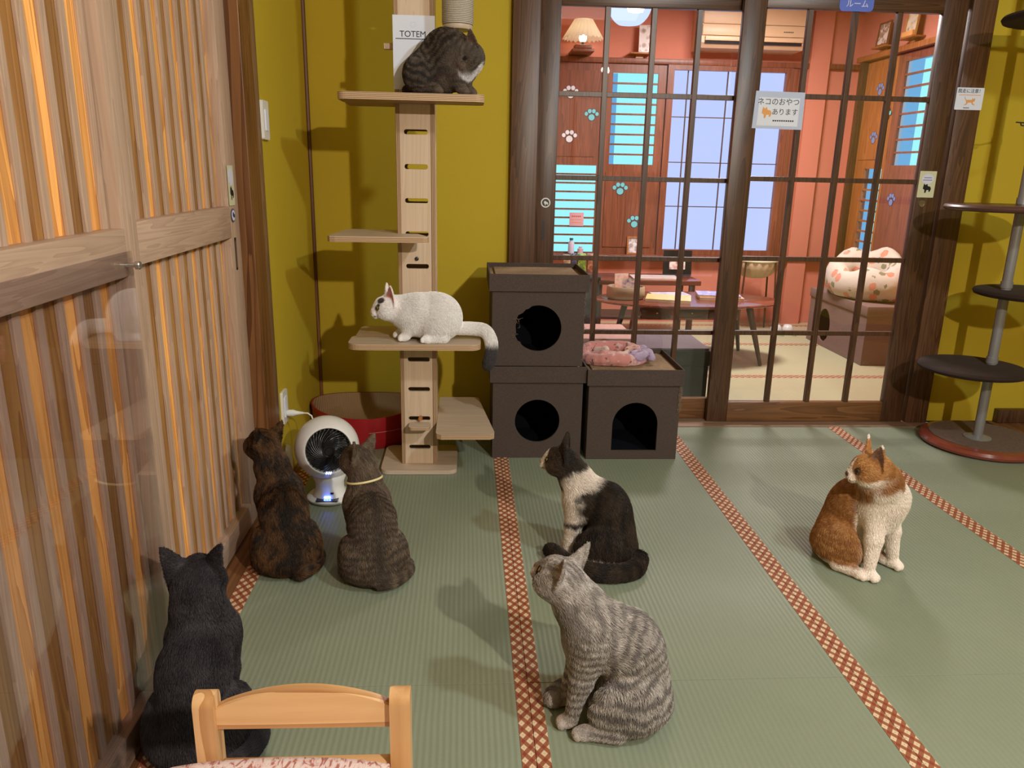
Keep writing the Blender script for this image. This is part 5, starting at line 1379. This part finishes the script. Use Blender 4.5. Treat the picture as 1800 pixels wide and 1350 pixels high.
# ---- 3 orange and white
def ora(c):
    V, hl, g = c['V'], c['hl'], c['g']; n = fbm(V, 30, 6)
    O = lerp3((.38, .170, .055), (.52, .28, .105), np.clip((fbm(V, 70, 4) - .35) * 2, 0, 1))
    st = sstep(np.sin(2 * PI * (c['arc'] + (n - .5) * .03) / .024) * .5 + .5, .5, .8); O = put(O, st * .7 * (1 - c['headw']), (.28, .105, .032))
    Wh = (.88, .78, .70); C = O.copy(); hw = c['headw']
    chest = blob(V, (.075, .03, .19), (.085, .10, .16), n, .08, .3) * (1 - hw)
    C = put(C, np.clip(chest + g('chest') * 1.2 + g('leg') * 1.5 + g('paw') * 2 + g('neck') * sstep(V[:, 0] + V[:, 1] * .4 + (n - .5) * .03, .030, .050) * sstep(-V[:, 2] - (n - .5) * .03, -.325, -.300), 0, 1), Wh)
    C = put(C, (g('body') + g('thigh') + g('hfoot')) * sstep(-V[:, 2] - (n - .5) * .02, -.040, -.026), Wh)
    fc = sstep(hl[:, 0] + (n - .5) * .008, .030, .036) * sstep(-np.abs(hl[:, 1]) - hl[:, 2] * .35, -.014, -.009)
    jaw = sstep(-hl[:, 2] - (n - .5) * .01, .016, .022)
    C = put(C, np.clip(hw * np.maximum(fc, jaw) + g('muzzle') + g('chin'), 0, 1), Wh)
    C = put(C, g('ear') * sstep(hl[:, 2], .066, .071), (.75, .70, .66))
    return finish(c, C, nose=(.12, .05, .045), inn=(.36, .22, .18), lid=(.06, .035, .02))
build_cat('cat', 'orange and white cat sitting apart on the right hand mats, chest towards the camera', (1.315, 2.290, .0016), -56, 'sit', ora,
          (1.286, 2.220, .374), (-.97, .10, -.16), s=1.04, hs=1.20, tail=[(1.245, 2.395, .035), (1.30, 2.445, .025), (1.37, 2.44, .022), (1.42, 2.38, .02)], tail_r=(.022, .014), hairs=70000, seed=7, h=.0027,
          feet={1: (.098, .076), -1: (.092, -.060)}, neck_r=.064, lean=(.0, .12), eye=EYED)
# ---- 4 brown tabby with collar, seen from behind
tab = tabby_coat((.115, .082, .058), (.022, .017, .014), (.21, .155, .11), .021, .75, belly=(.20, .14, .10), inn=(.22, .14, .11))
_, k4 = build_cat('cat', 'brown tabby cat with a thin yellow collar sitting beside the white fan, seen from behind', (-.300, 2.265, .0016), 108, 'sit', tab,
          (-.346, 2.350, .358), (-.80, .55, .16), s=1.0, hs=1.08, tail=[(-.26, 2.14, .035), (-.215, 2.17, .03), (-.185, 2.23, .024), (-.19, 2.29, .02)], tail_r=(.02, .014), hairs=60000, seed=11, h=.0028, neck_r=.044, collar=(.42, plain('pale_yellow_collar', (.75, .66, .35), .5), 'thin pale yellow collar'))
# ---- 5 tortoiseshell against the slatted door
def tort(c):
    V, hl, g = c['V'], c['hl'], c['g']; n = fbm(V, 26, 9); n2 = fbm(V * np.array([1, 1, .6]), 70, 4)
    n3 = fbm(V * np.array([1, 1, .5]), 170, 6)
    C = lerp3((.018, .012, .009), (.115, .055, .022), sstep(.35 * n + .25 * n2 + .4 * n3, .40, .62))
    C = put(C, sstep(n, .55, .72) * sstep(-V[:, 2], -.20, -.05) * .55, (.17, .075, .022))
    mid = np.exp(-(V[:, 1] / .022) ** 2) * sstep(-V[:, 0], -.03, .02) * (1 - c['headw']); C = put(C, mid * .75, (.012, .009, .008))
    return finish(c, C, inn=(.20, .11, .09))
build_cat('cat', 'dark tortoiseshell cat sitting against the slatted door with neck stretched up', (-.592, 2.335, .0016), 112, 'sit', tort,
          (-.655, 2.395, .395), (-.70, .62, .30), s=1.0, hs=1.08, tail=[(-.52, 2.21, .03), (-.49, 2.27, .024), (-.485, 2.33, .02), (-.50, 2.38, .02)], tail_r=(.019, .014), hairs=60000, seed=13, h=.0028, neck_r=.047, fur_len=1.25)
# ---- 6 dark grey cat behind the chair
def dark(c):
    V, g = c['V'], c['g']; n = fbm(V, 30, 3)
    C = lerp3((.020, .018, .022), (.048, .042, .048), np.clip((n - .3) * 1.8, 0, 1))
    return finish(c, C, nose=(.03, .02, .02), inn=(.10, .075, .08))
build_cat('cat', 'dark charcoal grey cat seen from behind, sitting between the child chair and the slatted door', (-.590, 1.515, .0016), 92, 'sit', dark,
          (-.602, 1.588, .368), (-.12, .97, .06), s=1.03, hs=1.22, tail=[(-.58, 1.39, .03), (-.50, 1.41, .024), (-.47, 1.47, .022), (-.47, 1.52, .02)], tail_r=(.022, .018), hairs=75000, seed=17, h=.0027, neck_r=.054, earw=1.15)
# ---- 7 white cat on the middle shelf
def white(c):
    V, hl, g = c['V'], c['hl'], c['g']; n = fbm(V, 40, 3)
    C = np.tile(np.array((.90, .88, .88)), (len(V), 1)); hw = c['headw']
    for p_, r_ in (((.024, .020, .029), (.013, .012, .012)), ((.036, .024, .014), (.008, .006, .006)), ((.024, -.018, .030), (.011, .008, .010))): C = put(C, blob(hl, p_, r_, n, .2, .3) * hw, (.035, .025, .022))
    C = put(C, g('tail') * sstep(c['tarc'] + (n - .5) * .02, .180, .215), (.060, .055, .060))
    C = put(C, g('ear') * .25, (.80, .55, .50))
    return finish(c, C, nose=(.75, .42, .38), inn=(.62, .30, .28), lid=(.16, .09, .08))
build_cat('cat', 'white cat with dark ear patch crouching on the middle shelf of the plywood tower', (-.150, 3.080, .5945), 183, 'crouch', white,
          (-.312, 3.062, .730), (-.96, -.26, -.14), s=1.0, hs=1.13, tail=[(-.05, 3.09, .640), (.03, 3.10, .636), (.078, 3.09, .628), (.102, 3.07, .590), (.102, 3.05, .54), (.090, 3.045, .495)], tail_r=(.022, .018),
          hairs=52000, seed=19, h=.0028, feet={'back': .192, 1: (.100, .034), -1: (.122, -.030)}, neck_r=.050, earw=.85, eye=EYEG, fur_len=.85, whisk=False)
# ---- 8 tabby with white bib on the top shelf
tab1 = tabby_coat((.085, .066, .052), (.014, .012, .012), (.17, .13, .10), .024, 1.0, belly=(.16, .12, .09), inn=(.13, .075, .06))
def tab1w(c):
    C = tab1(c); V, hl, g = c['V'], c['hl'], c['g']; n = fbm(V, 40, 3)
    m = blob(hl, (-.002, .018, -.046), (.028, .040, .016), n, .15, .4)
    C = put(C, m * (1 - g('paw')), (.80, .78, .80))
    C = put(C, blob(V, (.118, -.045, .080), (.034, .052, .026), n, .10, .3) * (1 - c['headw']), (.80, .80, .84))
    return C
build_cat('cat', 'dark tabby cat with white bib hunched on the top shelf below the rope roll', (-.105, 3.075, 1.5285), -14, 'crouch', tab1w,
          (.002, 3.022, 1.660), (-.62, -.66, -.50), s=1.0, hs=1.04, head_roll=.12, tail=[(-.20, 3.10, 1.55), (-.22, 3.125, 1.545), (-.20, 3.135, 1.545), (-.17, 3.142, 1.545)], tail_r=(.017, .013),
          hairs=52000, seed=23, h=.0028, feet={'back': .232, 'rump': .32, 'mid': .020, 1: (.115, .03), -1: (.10, -.034)}, neck_r=.054, eye=EYED, extra=lambda q: [ell(q(.05, 0, .14), (.06, .058, .07), k=.05, reg='shoulder')])

# ================================================================ crumpled blanket on the single cube
def blanket():
    c = np.array([.700, 3.475, .4085])
    P = []
    def path(pts, r, reg, k=.010):
        for a, b in zip(pts[:-1], pts[1:]): P.append(cone(c + np.array(a), c + np.array(b), r, r, k, reg))
    ring = [(.128 * math.cos(a) - .02, .095 * math.sin(a), (.028 + .030 * max(0, math.sin(a))) + .006 * math.sin(3 * a)) for a in [2 * PI * k / 22 for k in range(23)]]
    path(ring, .024, 'pink', .012)
    path([(-.11, -.02, .03), (-.07, -.06, .045), (-.02, -.07, .04), (.02, -.09, .022)], .022, 'pink')
    path([(-.09, .02, .05), (-.05, -.01, .06), (-.045, -.05, .05), (-.03, -.09, .03)], .014, 'cream')
    path([(-.01, -.02, .03), (.01, -.055, .045), (.035, -.05, .04), (.03, -.02, .035), (.055, .0, .04)], .015, 'cream')
    path([(.05, -.06, .03), (.08, -.075, .04), (.115, -.06, .045), (.13, -.02, .045), (.10, .0, .04), (.075, -.02, .04)], .016, 'lilac')
    path([(.10, .05, .045), (.135, .03, .055), (.155, -.01, .045), (.16, -.05, .03)], .017, 'lilac')
    path([(.06, .03, .05), (.10, .02, .058), (.125, .045, .05)], .014, 'peach')
    P.append(ell(c + np.array((0, 0, .012)), (.15, .105, .018), k=.02, reg='pink'))
    V, Q = sdf_mesh(P, .0030, floor=c[2] + .0005)
    n = fbm(V, 45, 5)
    pal = {'pink': (.58, .25, .23), 'cream': (.66, .50, .44), 'lilac': (.42, .34, .52), 'peach': (.72, .40, .33)}
    Wt = {k_: 0 for k_ in pal}
    for p in P: Wt[p.reg] = np.maximum(Wt[p.reg], np.exp(-np.maximum(p.fn(V), -.01) / .004))
    tot = sum(Wt.values()); C = sum(np.asarray(pal[k_])[None, :] * (Wt[k_] / tot)[:, None] for k_ in pal)
    edge = (np.abs(Wt['lilac'] / tot - .5) < .12); C = np.where(edge[:, None], np.array((.16, .15, .42)), C)
    C = put(C, sstep(fbm(V, 60, 9), .60, .68) * .5, (.72, .62, .60))
    C = put(C, sstep(fbm(V, 70, 12), .66, .70) * .8, (.12, .05, .06))
    me = bpy.data.meshes.new('fleece_blanket'); me.from_pydata((V - c).tolist(), [], Q[:, ::-1].tolist()); me.update()
    bmt = bmesh.new(); bmt.from_mesh(me); bmesh.ops.recalc_face_normals(bmt, faces=bmt.faces); bmt.to_mesh(me); bmt.free()
    me.polygons.foreach_set('use_smooth', [True] * len(me.polygons))
    at = me.attributes.new('fur_color', 'FLOAT_COLOR', 'POINT'); at.data.foreach_set('color', np.concatenate([C, np.ones((len(C), 1))], 1).astype(np.float32).ravel())
    g = G('fleece'); a_ = g.node('ShaderNodeAttribute', {'attribute_name': 'fur_color', 'attribute_type': 'GEOMETRY'})
    me.materials.append(g.bsdf(a_.outputs['Color'], .95, .1, 0, g.bump(g.noise(g.coords(), 260, 4, .7), .7, .003), Sheen_Weight=.3))
    o = bpy.data.objects.new('fleece_blanket', me); COL.objects.link(o); o.location = c
    tag(o, 'crumpled pink and lilac fleece blanket on top of the single cat cube', 'blanket')
blanket()
